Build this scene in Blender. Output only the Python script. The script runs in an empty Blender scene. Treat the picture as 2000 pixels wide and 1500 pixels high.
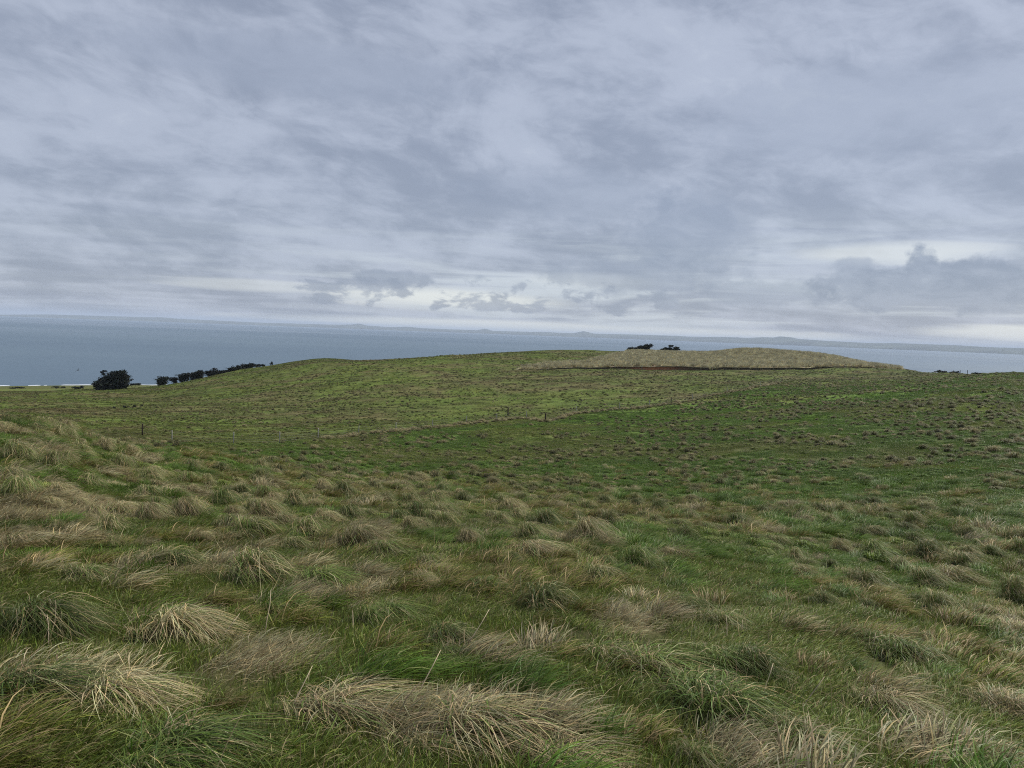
import bpy, math, random
import numpy as np
from mathutils import Matrix, Vector

# ------------------------------------------------------------------ camera, sky, sun, exposure
SC = bpy.context.scene
COL = SC.collection
EYE = 62.0                        # eye height above the sea
FPX = 1376.0                      # focal length in photo pixels (2000 wide)
PITCH = math.radians(4.16)
ROLL = math.radians(2.09)
FWD = Vector((0, math.cos(PITCH), -math.sin(PITCH)))
UP0 = Vector((0, math.sin(PITCH), math.cos(PITCH)))
XAX = Vector((1, 0, 0))
RIGHT = XAX * math.cos(ROLL) + UP0 * math.sin(ROLL)
UP = UP0 * math.cos(ROLL) - XAX * math.sin(ROLL)
cd = bpy.data.cameras.new('camera'); cam = bpy.data.objects.new('camera', cd); COL.objects.link(cam)
cd.sensor_width = 36; cd.lens = FPX / 2000 * 36; cd.clip_start = 0.05; cd.clip_end = 200000
m = Matrix.Identity(4)
for i in range(3):
    m[i][0], m[i][1], m[i][2] = RIGHT[i], UP[i], -FWD[i]
m[2][3] = EYE
cam.matrix_world = m
SC.camera = cam
SC.view_settings.view_transform = 'Standard'; SC.view_settings.look = 'None'
SC.view_settings.exposure = 1.85; SC.view_settings.gamma = 1.0
SC.cycles.max_bounces = 6; SC.cycles.diffuse_bounces = 3; SC.cycles.glossy_bounces = 2
SC.cycles.transmission_bounces = 3; SC.cycles.transparent_max_bounces = 4; SC.cycles.volume_bounces = 0
SC.cycles.use_adaptive_sampling = False
SC.cycles.filter_width = 1.1
SC.cycles.use_denoising = False
SC.cycles.denoiser = 'OPENIMAGEDENOISE'; SC.cycles.denoising_input_passes = 'RGB_ALBEDO_NORMAL'; SC.cycles.denoising_prefilter = 'ACCURATE'

SUN_EL, SUN_AZ = math.radians(48), math.radians(58)      # azimuth from +y towards +x
ld = bpy.data.lights.new('sun', 'SUN'); sun = bpy.data.objects.new('sun', ld); COL.objects.link(sun)
ld.energy = 1.5; ld.angle = math.radians(18); ld.color = (1.0, 0.96, 0.90)
sdir = Vector((math.sin(SUN_AZ) * math.cos(SUN_EL), math.cos(SUN_AZ) * math.cos(SUN_EL), math.sin(SUN_EL)))
sun.rotation_euler = sdir.to_track_quat('Z', 'Y').to_euler()
sun.location = (0, 0, 200)


class NT:
    """small helper for node trees"""
    def __init__(s, tree): s.t = tree; s.n = tree.nodes; s.l = tree.links
    def new(s, typ, **kw):
        nd = s.n.new(typ)
        for k, v in kw.items(): setattr(nd, k, v)
        return nd
    def link(s, a, b): s.l.new(a, b)
    def _in(s, sock, v):
        if hasattr(v, 'is_output'): s.l.new(v, sock)
        elif v is not None: sock.default_value = v
    def math(s, op, a, b=None, c=None, clamp=False):
        nd = s.new('ShaderNodeMath', operation=op, use_clamp=clamp)
        for i, v in enumerate((a, b, c)):
            if v is not None: s._in(nd.inputs[i], v)
        return nd.outputs[0]
    def mix(s, f, a, b, mode='MIX'):
        nd = s.new('ShaderNodeMix', data_type='RGBA', blend_type=mode)
        s._in(nd.inputs[0], f); s._in(nd.inputs[6], a); s._in(nd.inputs[7], b)
        return nd.outputs[2]
    def ramp(s, f, lo, hi):
        nd = s.new('ShaderNodeMapRange', interpolation_type='SMOOTHSTEP')
        s._in(nd.inputs[0], f); nd.inputs[1].default_value = lo; nd.inputs[2].default_value = hi
        return nd.outputs[0]
    def noise(s, vec, scale, detail=4, rough=0.55, dist=0.0, color=False):
        nd = s.new('ShaderNodeTexNoise')
        if vec is not None: s.link(vec, nd.inputs['Vector'])
        nd.inputs['Scale'].default_value = scale; nd.inputs['Detail'].default_value = detail
        nd.inputs['Roughness'].default_value = rough; nd.inputs['Distortion'].default_value = dist
        return nd.outputs['Color'] if color else nd.outputs['Fac']
    def comb(s, x, y, z=0.0):
        nd = s.new('ShaderNodeCombineXYZ')
        for i, v in enumerate((x, y, z)): s._in(nd.inputs[i], v)
        return nd.outputs[0]


def rgb(r, g, b): return (r, g, b, 1.0)


def build_world():
    w = bpy.data.worlds.new('World'); SC.world = w; w.use_nodes = True
    w.node_tree.nodes.clear(); N = NT(w.node_tree)
    out = N.new('ShaderNodeOutputWorld')
    sky = N.new('ShaderNodeTexSky', sky_type='NISHITA'); sky.sun_disc = False
    sky.sun_elevation = SUN_EL; sky.sun_rotation = SUN_AZ
    bg1 = N.new('ShaderNodeBackground'); N.link(sky.outputs[0], bg1.inputs[0]); bg1.inputs[1].default_value = 0.08
    tc = N.new('ShaderNodeTexCoord'); sep = N.new('ShaderNodeSeparateXYZ'); N.link(tc.outputs['Generated'], sep.inputs[0])
    X, Y, Z = sep.outputs
    el = N.math('MAXIMUM', Z, 0.0)
    az = N.math('ARCTAN2', X, Y)
    den = N.math('ADD', el, 0.09)
    u = N.math('DIVIDE', X, den); v = N.math('DIVIDE', Y, den)
    # rotated / stretched cloud-deck coordinates: rolls run obliquely across the view
    pu = N.math('ADD', N.math('MULTIPLY', u, 0.85), N.math('MULTIPLY', v, 0.25))
    pv = N.math('SUBTRACT', N.math('MULTIPLY', v, 1.0), N.math('MULTIPLY', u, 0.35))
    deck = N.comb(pu, pv, 0.0)
    n1 = N.noise(deck, 0.75, 5, 0.52, 0.25)
    n3 = N.noise(N.comb(N.math('MULTIPLY', pu, 0.45), pv, 3.7), 1.9, 5, 0.52, 0.3)
    lump = N.noise(N.comb(N.math('MULTIPLY', az, 4.6), N.math('ADD', N.math('MULTIPLY', el, 9.5), N.math('MULTIPLY', az, 0.9)), 21.0), 1.0, 7, 0.58, 0.5)
    fine = N.noise(N.comb(N.math('MULTIPLY', az, 15.0), N.math('ADD', N.math('MULTIPLY', el, 34.0), N.math('MULTIPLY', az, 3.0)), 2.0), 1.0, 5, 0.6, 0.4)
    s = N.math('ADD', N.math('ADD', N.math('MULTIPLY', n1, 0.22), N.math('MULTIPLY', lump, 0.38)), N.math('ADD', N.math('MULTIPLY', n3, 0.18), N.math('MULTIPLY', fine, 0.22)))
    f = N.ramp(s, 0.575, 0.425)
    c = N.mix(f, rgb(0.280, 0.320, 0.412), rgb(0.446, 0.492, 0.598))
    c = N.mix(N.math('MULTIPLY', N.ramp(s, 0.43, 0.35), 0.45), c, rgb(0.60, 0.65, 0.73))
    # the clearer belt under the deck: pale streaks, brightest ahead and a little to the right
    st = N.noise(N.comb(N.math('MULTIPLY', az, 3.4), N.math('MULTIPLY', el, 52.0), 1.3), 1.0, 5, 0.58, 0.5)
    centre = N.ramp(N.math('ABSOLUTE', N.math('SUBTRACT', az, 0.22)), 0.80, 0.10)
    belt = N.math('MULTIPLY', N.ramp(el, 0.19, 0.05), N.math('ADD', N.math('MULTIPLY', centre, 0.8), 0.2))
    c = N.mix(N.math('MULTIPLY', N.math('MULTIPLY', belt, N.ramp(st, 0.42, 0.66)), 0.7), c, rgb(0.66, 0.72, 0.77))

    def blob(a0, e0, ha, he, noise, lo, hi):
        dx = N.math('DIVIDE', N.math('SUBTRACT', az, a0), ha); dy = N.math('DIVIDE', N.math('SUBTRACT', el, e0), he)
        q = N.math('ADD', N.math('MULTIPLY', dx, dx), N.math('MULTIPLY', dy, dy))
        return N.ramp(N.math('ADD', q, noise), hi, lo)
    soft = N.math('MULTIPLY', N.math('SUBTRACT', st, 0.5), 3.0)
    for (a0, e0, ha, he, op) in ((-0.10, 0.044, 0.17, 0.017, 0.95), (0.49, 0.116, 0.12, 0.013, 0.55), (0.10, 0.075, 0.10, 0.012, 0.5), (0.66, 0.020, 0.14, 0.010, 0.8), (0.05, 0.008, 0.40, 0.010, 0.85), (-0.35, 0.05, 0.12, 0.008, 0.4)):
        c = N.mix(N.math('MULTIPLY', blob(a0, e0, ha, he, soft, 0.0, 1.5), op), c, rgb(0.80, 0.83, 0.81))
    # torn low cumulus against it
    cn = N.noise(N.comb(N.math('MULTIPLY', az, 21.0), N.math('MULTIPLY', el, 44.0), 5.1), 1.0, 7, 0.60, 0.25)
    zone = N.math('MULTIPLY', N.math('MULTIPLY', N.ramp(el, 0.016, 0.034), N.ramp(el, 0.105, 0.055)), N.ramp(N.math('ABSOLUTE', N.math('SUBTRACT', az, -0.02)), 0.55, 0.2))
    cum = N.ramp(N.math('ADD', cn, N.math('MULTIPLY', N.math('SUBTRACT', zone, 1.0), 0.35)), 0.445, 0.58)
    body = N.mix(N.ramp(fine, 0.38, 0.66), rgb(0.235, 0.28, 0.38), rgb(0.325, 0.372, 0.475))
    c = N.mix(N.math('MULTIPLY', cum, 0.72), c, body)
    # single larger clouds with ragged tops: azimuth, elevation, half width, half height, opacity
    wob = N.noise(N.comb(N.math('MULTIPLY', az, 26.0), N.math('MULTIPLY', el, 34.0), 9.0), 1.0, 8, 0.60, 0.15)
    wob = N.math('MULTIPLY', N.math('SUBTRACT', wob, 0.5), 2.6)
    for (a0, e0, ha, he, op, hi) in ((0.235, 0.145, 0.085, 0.055, 0.7, 1.5), (0.06, 0.19, 0.14, 0.035, 0.4, 1.7), (0.17, 0.085, 0.14, 0.026, 0.65, 1.4), (0.33, 0.065, 0.09, 0.018, 0.55, 1.4),
                                     (-0.17, 0.068, 0.06, 0.013, 0.7, 1.2), (0.44, 0.28, 0.20, 0.05, 0.35, 1.8), (-0.30, 0.32, 0.22, 0.03, 0.35, 1.8),
                                     (0.470, 0.072, 0.085, 0.032, 0.95, 1.1), (0.575, 0.077, 0.085, 0.036, 0.95, 1.1), (0.516, 0.100, 0.022, 0.026, 0.95, 1.05), (0.445, 0.100, 0.03, 0.012, 0.7, 1.2)):
        c = N.mix(N.math('MULTIPLY', blob(a0, e0, ha, he, wob, 0.35, hi), op), c, body)
    bg2 = N.new('ShaderNodeBackground'); N.link(c, bg2.inputs[0]); bg2.inputs[1].default_value = 0.272
    mx = N.new('ShaderNodeMixShader'); mx.inputs[0].default_value = 0.95
    N.link(bg1.outputs[0], mx.inputs[1]); N.link(bg2.outputs[0], mx.inputs[2]); N.link(mx.outputs[0], out.inputs[0])
    w.cycles.sampling_method = 'MANUAL'; w.cycles.sample_map_resolution = 512


build_world()

# ------------------------------------------------------------------ helpers
rng = np.random.default_rng(7)
random.seed(7)


def pix_dir(px, py):
    d = FWD * FPX + RIGHT * (px - 1000.0) + UP * (750.0 - py)
    return d.normalized()


def pix_az(px, py):
    d = pix_dir(px, py); return math.atan2(d.x, d.y)


def drop_at(px, py, r):
    """drop below the eye of a point seen at (px, py) at horizontal distance r"""
    d = pix_dir(px, py); return -r * d.z / math.hypot(d.x, d.y)


def project(x, y, z):
    x = np.asarray(x, float); y = np.asarray(y, float); z = np.asarray(z, float) - EYE
    a = x * RIGHT[0] + y * RIGHT[1] + z * RIGHT[2]
    b = x * UP[0] + y * UP[1] + z * UP[2]
    c = x * FWD[0] + y * FWD[1] + z * FWD[2]
    c = np.where(c > 0.05, c, np.nan)
    return 1000 + FPX * a / c, 750 - FPX * b / c


def _hash(ix, iy, seed):
    h = (ix.astype(np.int64) * 374761393 + iy.astype(np.int64) * 668265263 + seed * 974711) & 0xFFFFFFFF
    h = ((h ^ (h >> 13)) * 1274126177) & 0xFFFFFFFF
    return ((h ^ (h >> 16)) & 0xFFFFFF) / float(0xFFFFFF)


def vnoise(x, y, seed=0):
    x = np.asarray(x, float); y = np.asarray(y, float)
    ix = np.floor(x); iy = np.floor(y); fx = x - ix; fy = y - iy
    fx = fx * fx * fx * (fx * (fx * 6 - 15) + 10); fy = fy * fy * fy * (fy * (fy * 6 - 15) + 10)
    a = _hash(ix, iy, seed); b = _hash(ix + 1, iy, seed); c = _hash(ix, iy + 1, seed); d = _hash(ix + 1, iy + 1, seed)
    return (a * (1 - fx) + b * fx) * (1 - fy) + (c * (1 - fx) + d * fx) * fy


def fbm(x, y, scale, oct=4, seed=0):
    s = 0.0; amp = 1.0; tot = 0.0; f = 1.0 / scale
    for k in range(oct):
        s = s + amp * vnoise(x * f + 17.3 * k, y * f - 9.1 * k, seed + k); tot += amp; amp *= 0.5; f *= 2.03
    return s / tot


def sstep(a, b, x):
    t = np.clip((np.asarray(x, float) - a) / (b - a), 0, 1); return t * t * (3 - 2 * t)


def tag(o, label=None, cat=None, group=None, kind=None):
    if label: o['label'] = label
    if cat: o['category'] = cat
    if group: o['group'] = group
    if kind: o['kind'] = kind
    return o


def empty(name, loc, rz=0.0):
    o = bpy.data.objects.new(name, None); COL.objects.link(o)
    o.empty_display_size = 0.2; o.location = loc; o.rotation_euler = (0, 0, rz); return o


def np_mesh(name, co, faces, mats=(), colors=None, smooth=False, link=True, attr='tint'):
    """co (n,3); faces: list of (k,3) or (k,4) int arrays"""
    me = bpy.data.meshes.new(name)
    co = np.asarray(co, np.float32)
    me.vertices.add(len(co)); me.vertices.foreach_set('co', co.ravel())
    faces = [np.asarray(f, np.int32) for f in faces if len(f)]
    nl = sum(f.size for f in faces); npoly = sum(len(f) for f in faces)
    if npoly:
        me.loops.add(nl); me.polygons.add(npoly)
        me.loops.foreach_set('vertex_index', np.concatenate([f.ravel() for f in faces]))
        tot = np.concatenate([np.full(len(f), f.shape[1], np.int32) for f in faces])
        me.polygons.foreach_set('loop_start', np.concatenate([[0], np.cumsum(tot)[:-1]]).astype(np.int32))
        if smooth: me.polygons.foreach_set('use_smooth', np.ones(npoly, bool))
    for mt in mats: me.materials.append(mt)
    if colors is not None:
        ca = me.attributes.new(attr, 'FLOAT_COLOR', 'POINT')
        c4 = np.ones((len(co), 4), np.float32); c4[:, :3] = colors
        ca.data.foreach_set('color', c4.ravel())
    me.update(calc_edges=True)
    o = bpy.data.objects.new(name, me)
    if link: COL.objects.link(o)
    return o


# ------------------------------------------------------------------ terrain heights, measured in the photograph
RR = [0.0, 3, 8, 15, 25, 40, 60, 85, 110, 140, 180, 230, 280, 330, 420, 540, 640, 770, 1000]
# per photo column: y in the photograph where that distance is seen, or ('d', metres below the eye) where it is hidden
D = lambda v: ('d', v)
COLS = {
    0:    [D(1.65), D(2.0), D(2.6), D(3.45), 867, 825, D(9.9), D(13.5), 819, 807, 792, 779, 770, 765, 760.5, 757.2, 754.6, D(63.5), D(75)],
    250:  [D(1.65), D(2.05), D(2.75), D(3.8), 925, 868, D(10.8), 853, 831, 808, 790, 775, 763, 756.5, D(37.5), 755, 752, D(63.5), D(75)],
    500:  [D(1.65), D(2.1), D(2.85), D(4.0), 957, 903, 888, 858, 832, 808, 782, 752, 728, 719, D(30), D(45), D(57), D(63.5), D(75)],
    640:  [D(1.65), D(2.1), D(2.88), D(4.06), 967, 922, 891, 856, 829, 802, 772, 738, 706.5, 699, D(27), D(43), D(56), D(63.5), D(75)],
    750:  [D(1.65), D(2.1), D(2.9), D(4.1), 975, 935, 893, 853, 825, 795, 762, 727, 704, D(15.8), D(25), D(42), D(55), D(63.5), D(75)],
    870:  [D(1.65), D(2.1), D(2.92), D(4.15), 982, 940, 896, 852, 823, 791, 757, 724, 700, 696.5, D(20), D(39), D(54), D(63.5), D(75)],
    1000: [D(1.65), D(2.12), D(2.95), D(4.2), 990, 945, 898, 850, 820, 787, 752, 722, 698, 688.5, D(15.5), D(36), D(52), D(63.5), D(75)],
    1250: [D(1.65), D(2.12), D(2.95), D(4.25), 1003, 952, 896, 846, 812, 778, 746, 723, 699, 687, D(12.5), D(33), D(50), D(63.5), D(75)],
    1375: [D(1.65), D(2.12), D(2.95), D(4.25), 1008, 954, 893, 840, 806, 772, 747, 725, 702, 690.5, D(14), D(33), D(50), D(63.5), D(75)],
    1460: [D(1.65), D(2.12), D(2.95), D(4.25), 1011, 955, 891, 837, 802, 768, 748, 726.5, 703, 682.5, D(12), D(33), D(50), D(63.5), D(75)],
    1500: [D(1.65), D(2.12), D(2.95), D(4.25), 1012, 955, 890, 835, 800, 766, 748, 727, 704, 686, D(13), D(33), D(50), D(63.5), D(75)],
    1620: [D(1.65), D(2.12), D(2.95), D(4.25), 1016, 957, 887, 830, 792, 761, 747, 727.5, 708, 697, D(18), D(37), D(51), D(63.5), D(75)],
    1750: [D(1.65), D(2.12), D(2.95), D(4.25), 1020, 960, 885, 825, 785, 756, 745, 729, 719, D(12), D(22), D(40), D(53), D(63.5), D(75)],
    1870: [D(1.65), D(2.12), D(2.95), D(4.22), 1024, 961, 882, 820, 780, 753, 740, 729, D(11.5), D(17), D(27), D(43), D(55), D(63.5), D(75)],
    2000: [D(1.65), D(2.12), D(2.95), D(4.2), 1028, 963, 880, 815, 775, 750, 735, D(11), D(17), D(22), D(32), D(46), D(57), D(63.5), D(75)],
}
_xs = sorted(COLS)
AZC = [pix_az(x, 800) for x in _xs]
DC = [[v[1] if isinstance(v, tuple) else drop_at(x, v, r) for v, r in zip(COLS[x], RR)] for x in _xs]
edge = lambda row: list(row)
BEH = [1.65, 1.6, 1.5, 1.3, 1.0, 0.8, 0.8, 1.2, 2, 4, 8, 14, 20, 26, 36, 48, 57, 63, 75]
mixr = lambda a, b, t: [p * (1 - t) + q * t for p, q in zip(a, b)]
AZC = [-math.pi, -2.2, -1.35, -0.95] + AZC + [0.95, 1.35, 2.2, math.pi]
DC = [BEH, BEH, mixr(DC[0], BEH, .5), edge(DC[0])] + DC + [edge(DC[-1]), mixr(DC[-1], BEH, .5), BEH, BEH]
AZC = np.array(AZC); DC = np.array(DC); LR = np.log(np.array(RR) + 4.0)


def pchip_rows(xk, yk, xq):
    """monotone cubic along the last axis of yk"""
    h = np.diff(xk); dl = np.diff(yk, axis=-1) / h
    mk = np.zeros_like(yk)
    a, b = dl[..., :-1], dl[..., 1:]
    w1 = 2 * h[1:] + h[:-1]; w2 = h[1:] + 2 * h[:-1]
    same = (a * b) > 0
    with np.errstate(divide='ignore', invalid='ignore'):
        hm = (w1 + w2) / (w1 / a + w2 / b)
    mk[..., 1:-1] = np.where(same, hm, 0.0)
    mk[..., 0] = dl[..., 0]; mk[..., -1] = dl[..., -1]
    i = np.clip(np.searchsorted(xk, xq) - 1, 0, len(xk) - 2)
    t = (xq - xk[i]) / h[i]
    h00 = (1 + 2 * t) * (1 - t) ** 2; h10 = t * (1 - t) ** 2; h01 = t * t * (3 - 2 * t); h11 = t * t * (t - 1)
    return h00 * yk[..., i] + h10 * h[i] * mk[..., i] + h01 * yk[..., i + 1] + h11 * h[i] * mk[..., i + 1]


TLR = np.linspace(math.log(4.0), math.log(1004.0), 700)
TAZ = np.linspace(-math.pi, math.pi, 1801)
_t = pchip_rows(LR, DC, TLR)                       # (cols, nr)
_t = pchip_rows(AZC, _t.T.copy(), TAZ).T           # (naz, nr)
# soften the table a little so that no control column shows
for _ in range(6):
    _t[:, 1:-1] = 0.25 * _t[:, :-2] + 0.5 * _t[:, 1:-1] + 0.25 * _t[:, 2:]
for _ in range(8):
    _t[1:-1] = 0.25 * _t[:-2] + 0.5 * _t[1:-1] + 0.25 * _t[2:]
TABLE = _t

# the eroded edge of the dune: its foot, photo column -> distance, and the height of the step
BANK_X = [1010, 1060, 1200, 1300, 1400, 1500, 1600, 1700, 1735]
BANK_AZ = np.array([pix_az(x, 718) for x in BANK_X])
BANK_R = np.array([233, 233, 238, 236, 235, 239, 246, 254, 258.0])
BANK_H = np.array([0.0, 0.2, 0.42, 0.78, 0.55, 0.46, 0.34, 0.16, 0.0])


def bank_r(az): return np.interp(az, BANK_AZ, BANK_R) + 0.8 * np.sin(az * 90) + 0.5 * np.sin(az * 217 + 1)
def bank_h(az): return np.interp(az, BANK_AZ, BANK_H, left=0, right=0)


def height(x, y, bumps=True):
    x = np.asarray(x, float); y = np.asarray(y, float)
    r = np.hypot(x, y); az = np.arctan2(x, y)
    fi = np.clip((np.log(r + 4.0) - TLR[0]) / (TLR[1] - TLR[0]), 0, len(TLR) - 1.001)
    fj = np.clip((az + math.pi) / (TAZ[1] - TAZ[0]), 0, len(TAZ) - 1.001)
    i = fi.astype(int); j = fj.astype(int); a = fi - i; b = fj - j
    d = (TABLE[j, i] * (1 - a) + TABLE[j, i + 1] * a) * (1 - b) + (TABLE[j + 1, i] * (1 - a) + TABLE[j + 1, i + 1] * a) * b
    z = EYE - d
    if bumps:
        k = sstep(3, 14, r)
        z = z + k * 0.10 * (fbm(x, y, 2.6, 3, 5) - 0.5) + sstep(20, 70, r) * 0.55 * (fbm(x, y, 13, 3, 8) - 0.5)
        z = z + sstep(110, 200, r) * 1.5 * (fbm(x, y, 38, 2, 12) - 0.5) * sstep(520, 420, r)
    h = bank_h(az); br = bank_r(az)
    z = z + h * (sstep(br + 0.2, br + 1.2, r) * sstep(br + 34, br + 6, r) - 0.35 * sstep(br - 9, br - 1, r) * sstep(br + 1, br - 0.5, r))
    return z


def normal_at(x, y, e=0.35):
    x = np.asarray(x, float); y = np.asarray(y, float)
    e = np.maximum(e, 0.02 * np.hypot(x, y))
    gx = (height(x + e, y) - height(x - e, y)) / (2 * e); gy = (height(x, y + e) - height(x, y - e)) / (2 * e)
    n = np.stack([-gx, -gy, np.ones_like(gx)], -1)
    return n / np.linalg.norm(n, axis=-1, keepdims=True)


def pix_ground(px, py, rmin=1.0, rmax=700.0):
    """first point of the terrain along the ray through a photo pixel"""
    d = pix_dir(px, py); hz = math.hypot(d.x, d.y)
    r = np.exp(np.linspace(math.log(rmin), math.log(rmax), 4000))
    x = d.x / hz * r; y = d.y / hz * r; z = EYE + d.z / hz * r
    below = z < height(x, y)
    k = int(np.argmax(below)) if below.any() else len(r) - 1
    return Vector((x[k], y[k], float(height(x[k], y[k]))))


def at_range(px, py, r):
    a = pix_az(px, py); x, y = r * math.sin(a), r * math.cos(a)
    return Vector((x, y, float(height(x, y))))


# the fence line (photo pixels on the ground) and what lies beyond it
FENCE_PX = [(300, 862), (336, 864), (456, 868), (546, 866), (621, 857), (700, 850), (773, 843), (845, 836), (911, 828), (970, 823), (1028, 817),
            (1065, 824), (1125, 808), (1210, 800), (1268, 795), (1352, 783), (1420, 768), (1485, 755), (1525, 748)]
FENCE = [pix_ground(x, y, 45) for x, y in FENCE_PX]
_fa = np.array([math.atan2(p.x, p.y) for p in FENCE]); _fr = np.array([math.hypot(p.x, p.y) for p in FENCE])
_o = np.argsort(_fa); FAZ, FR = _fa[_o], _fr[_o]


def beyond_fence(x, y):
    az = np.arctan2(x, y); r = np.hypot(x, y)
    fr = np.interp(az, FAZ, FR, left=FR[0] - 5, right=FR[-1] + 3)
    w = np.interp(az, [-.3, 0.02, .12, .3], [1.5, 2.5, 9, 12.])
    return sstep(-w, w, r - fr + w * 1.6 * (fbm(x, y, 7, 3, 83) - .5))


STRAW_PX = [(60, 1000, 150, 1.0), (180, 985, 90, .8), (420, 975, 60, .5), (330, 1215, 80, .9), (200, 1345, 110, .9), (40, 1320, 80, .6), (500, 1295, 110, .75), (640, 1390, 120, 1.0),
            (880, 1400, 170, 1.0), (1080, 1450, 110, .9), (1230, 1215, 100, .7), (1030, 1050, 60, .8), (1140, 1060, 60, .7), (720, 1040, 60, .6),
            (1700, 1350, 90, .55), (1950, 1370, 90, .7), (1960, 1230, 60, .6), (20, 1060, 60, .7), (820, 865, 30, .8), (1490, 1480, 120, .7), (1850, 1480, 120, .7)]
STRAW = []
for (px, py, w, k) in STRAW_PX:
    p = pix_ground(px, py); STRAW.append((p.x, p.y, max(0.2, .72 * w / FPX * math.hypot(p.x, p.y)), k))


def dryness(x, y):
    """0 lush green .. 1 straw"""
    x = np.asarray(x, float); y = np.asarray(y, float)
    r = np.hypot(x, y); az = np.arctan2(x, y)
    v = 0.17 + 0.75 * (fbm(x, y, 1.7, 4, 21) - 0.5) + 0.30 * (fbm(x, y, 17, 3, 25) - 0.5)
    left = sstep(0.10, -0.45, az) * sstep(60, 30, r)
    v = v + 0.11 * left
    for (sx, sy, w, k) in STRAW:
        asp = 1.0
        q = ((x - sx) / w) ** 2 + ((y - sy) / (w * 1.25)) ** 2
        v = v + 0.75 * k * np.exp(-q * 1.1) * (0.5 + 1.0 * vnoise(x * 2.2, y * 2.2, 31))
    v = v + 0.05 * sstep(12, 3, r)
    return np.clip(v, 0, 1)


def dune(x, y):
    az = np.arctan2(x, y); r = np.hypot(x, y)
    a0, a1 = BANK_AZ[0], BANK_AZ[-1]
    edge_r = np.interp(az, [a0, pix_az(1150, 700), pix_az(1230, 690), pix_az(1400, 690), a1], [236, 262, 330, 420, 420])
    m = sstep(a0 - .004, a0 + .004, az) * sstep(a1 + .02, a1 + .005, az) * sstep(-0.2, 0.6, r - bank_r(az)) * sstep(6, -4, r - edge_r + 14 * (fbm(x, y, 12, 3, 77) - .5))
    return m


C_LUSH = np.array([0.100, 0.176, 0.026]); C_MID = np.array([0.138, 0.178, 0.037]); C_OLIVE = np.array([0.112, 0.128, 0.038])
C_BROWN = np.array([0.156, 0.140, 0.058]); C_STRAW = np.array([0.340, 0.296, 0.160]); C_DARK = np.array([0.036, 0.055, 0.020])
C_DUNE = np.array([0.42, 0.392, 0.235])


def zone_color(x, y):
    """colour of the sward by what grows there"""
    x = np.asarray(x, float); y = np.asarray(y, float); r = np.hypot(x, y)
    L = lambda a, b, t: a * (1 - t[..., None]) + b * t[..., None]
    one = np.ones_like(x)
    v = fbm(x, y, 9, 4, 41); w = fbm(x, y, 34, 3, 47)
    near = L(C_LUSH * one[..., None], C_MID * one[..., None], sstep(.4, .62, v))
    dr = dryness(x, y)
    near = L(near, C_BROWN * 0.95 * one[..., None], 0.75 * sstep(.35, .6, dr))
    near = L(near, C_STRAW * one[..., None], 0.9 * sstep(.55, .9, dr))
    far = L(C_MID * one[..., None], C_OLIVE * one[..., None], 0.75 * sstep(.38, .64, v * .5 + w * .5))
    far = L(far, C_BROWN * one[..., None], 0.75 * sstep(.45, .64, fbm(x, y, 11, 5, 53)))
    far = L(far, C_LUSH * one[..., None], 0.35 * sstep(.5, .62, fbm(x, y, 5, 4, 57)))
    far = far * 0.88
    c = L(near, far, beyond_fence(x, y))
    c = L(c, (0.62 * C_MID + 0.38 * C_BROWN) * 0.62 * one[..., None], sstep(330, 430, r))      # coastal flat
    c = L(c, C_DUNE * one[..., None], dune(x, y))
    return c


# ------------------------------------------------------------------ materials
def mat(name):
    mt = bpy.data.materials.new(name); mt.use_nodes = True
    mt.node_tree.nodes.clear(); N = NT(mt.node_tree)
    out = N.new('ShaderNodeOutputMaterial')
    return mt, N, out


def simple_mat(name, col, rough=0.8, spec=0.3, var=0.25, scale=6.0, bump=0.0):
    mt, N, out = mat(name)
    b = N.new('ShaderNodeBsdfPrincipled'); tc = N.new('ShaderNodeTexCoord')
    n = N.noise(tc.outputs['Object'], scale, 5)
    hi = tuple(min(1, c * (1 + var)) for c in col) + (1,); lo = tuple(c * (1 - var) for c in col) + (1,)
    N.link(N.mix(N.ramp(n, .3, .7), lo, hi), b.inputs['Base Color'])
    b.inputs['Roughness'].default_value = rough; b.inputs['Specular IOR Level'].default_value = spec
    if bump:
        bp = N.new('ShaderNodeBump'); bp.inputs['Strength'].default_value = bump; N.link(n, bp.inputs['Height']); N.link(bp.outputs[0], b.inputs['Normal'])
    N.link(b.outputs[0], out.inputs[0]); return mt


def blade_mat(name, instanced, base=None):
    """grass blades: per-blade tint x colour of the place (instances) or of the plant (single objects)"""
    mt, N, out = mat(name)
    a = N.new('ShaderNodeAttribute', attribute_name='tint', attribute_type='GEOMETRY')
    c = a.outputs['Color']
    if instanced:
        z = N.new('ShaderNodeAttribute', attribute_name='zone', attribute_type='INSTANCER')
        c = N.mix(1.0, c, z.outputs['Color'], 'MULTIPLY')
    else:
        oi = N.new('ShaderNodeObjectInfo')
        v = N.math('ADD', N.math('MULTIPLY', oi.outputs['Random'], 0.5), 0.75)
        c = N.mix(1.0, c, N.comb(v, v, v), 'MULTIPLY')
        c = N.mix(1.0, c, base + (1,), 'MULTIPLY')
    d = N.new('ShaderNodeBsdfPrincipled'); N.link(c, d.inputs['Base Color'])
    d.inputs['Roughness'].default_value = 0.5; d.inputs['Specular IOR Level'].default_value = 0.15
    t = N.new('ShaderNodeBsdfTranslucent'); N.link(c, t.inputs[0])
    mx = N.new('ShaderNodeMixShader'); mx.inputs[0].default_value = 0.22
    N.link(d.outputs[0], mx.inputs[1]); N.link(t.outputs[0], mx.inputs[2]); N.link(mx.outputs[0], out.inputs[0])
    return mt


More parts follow.
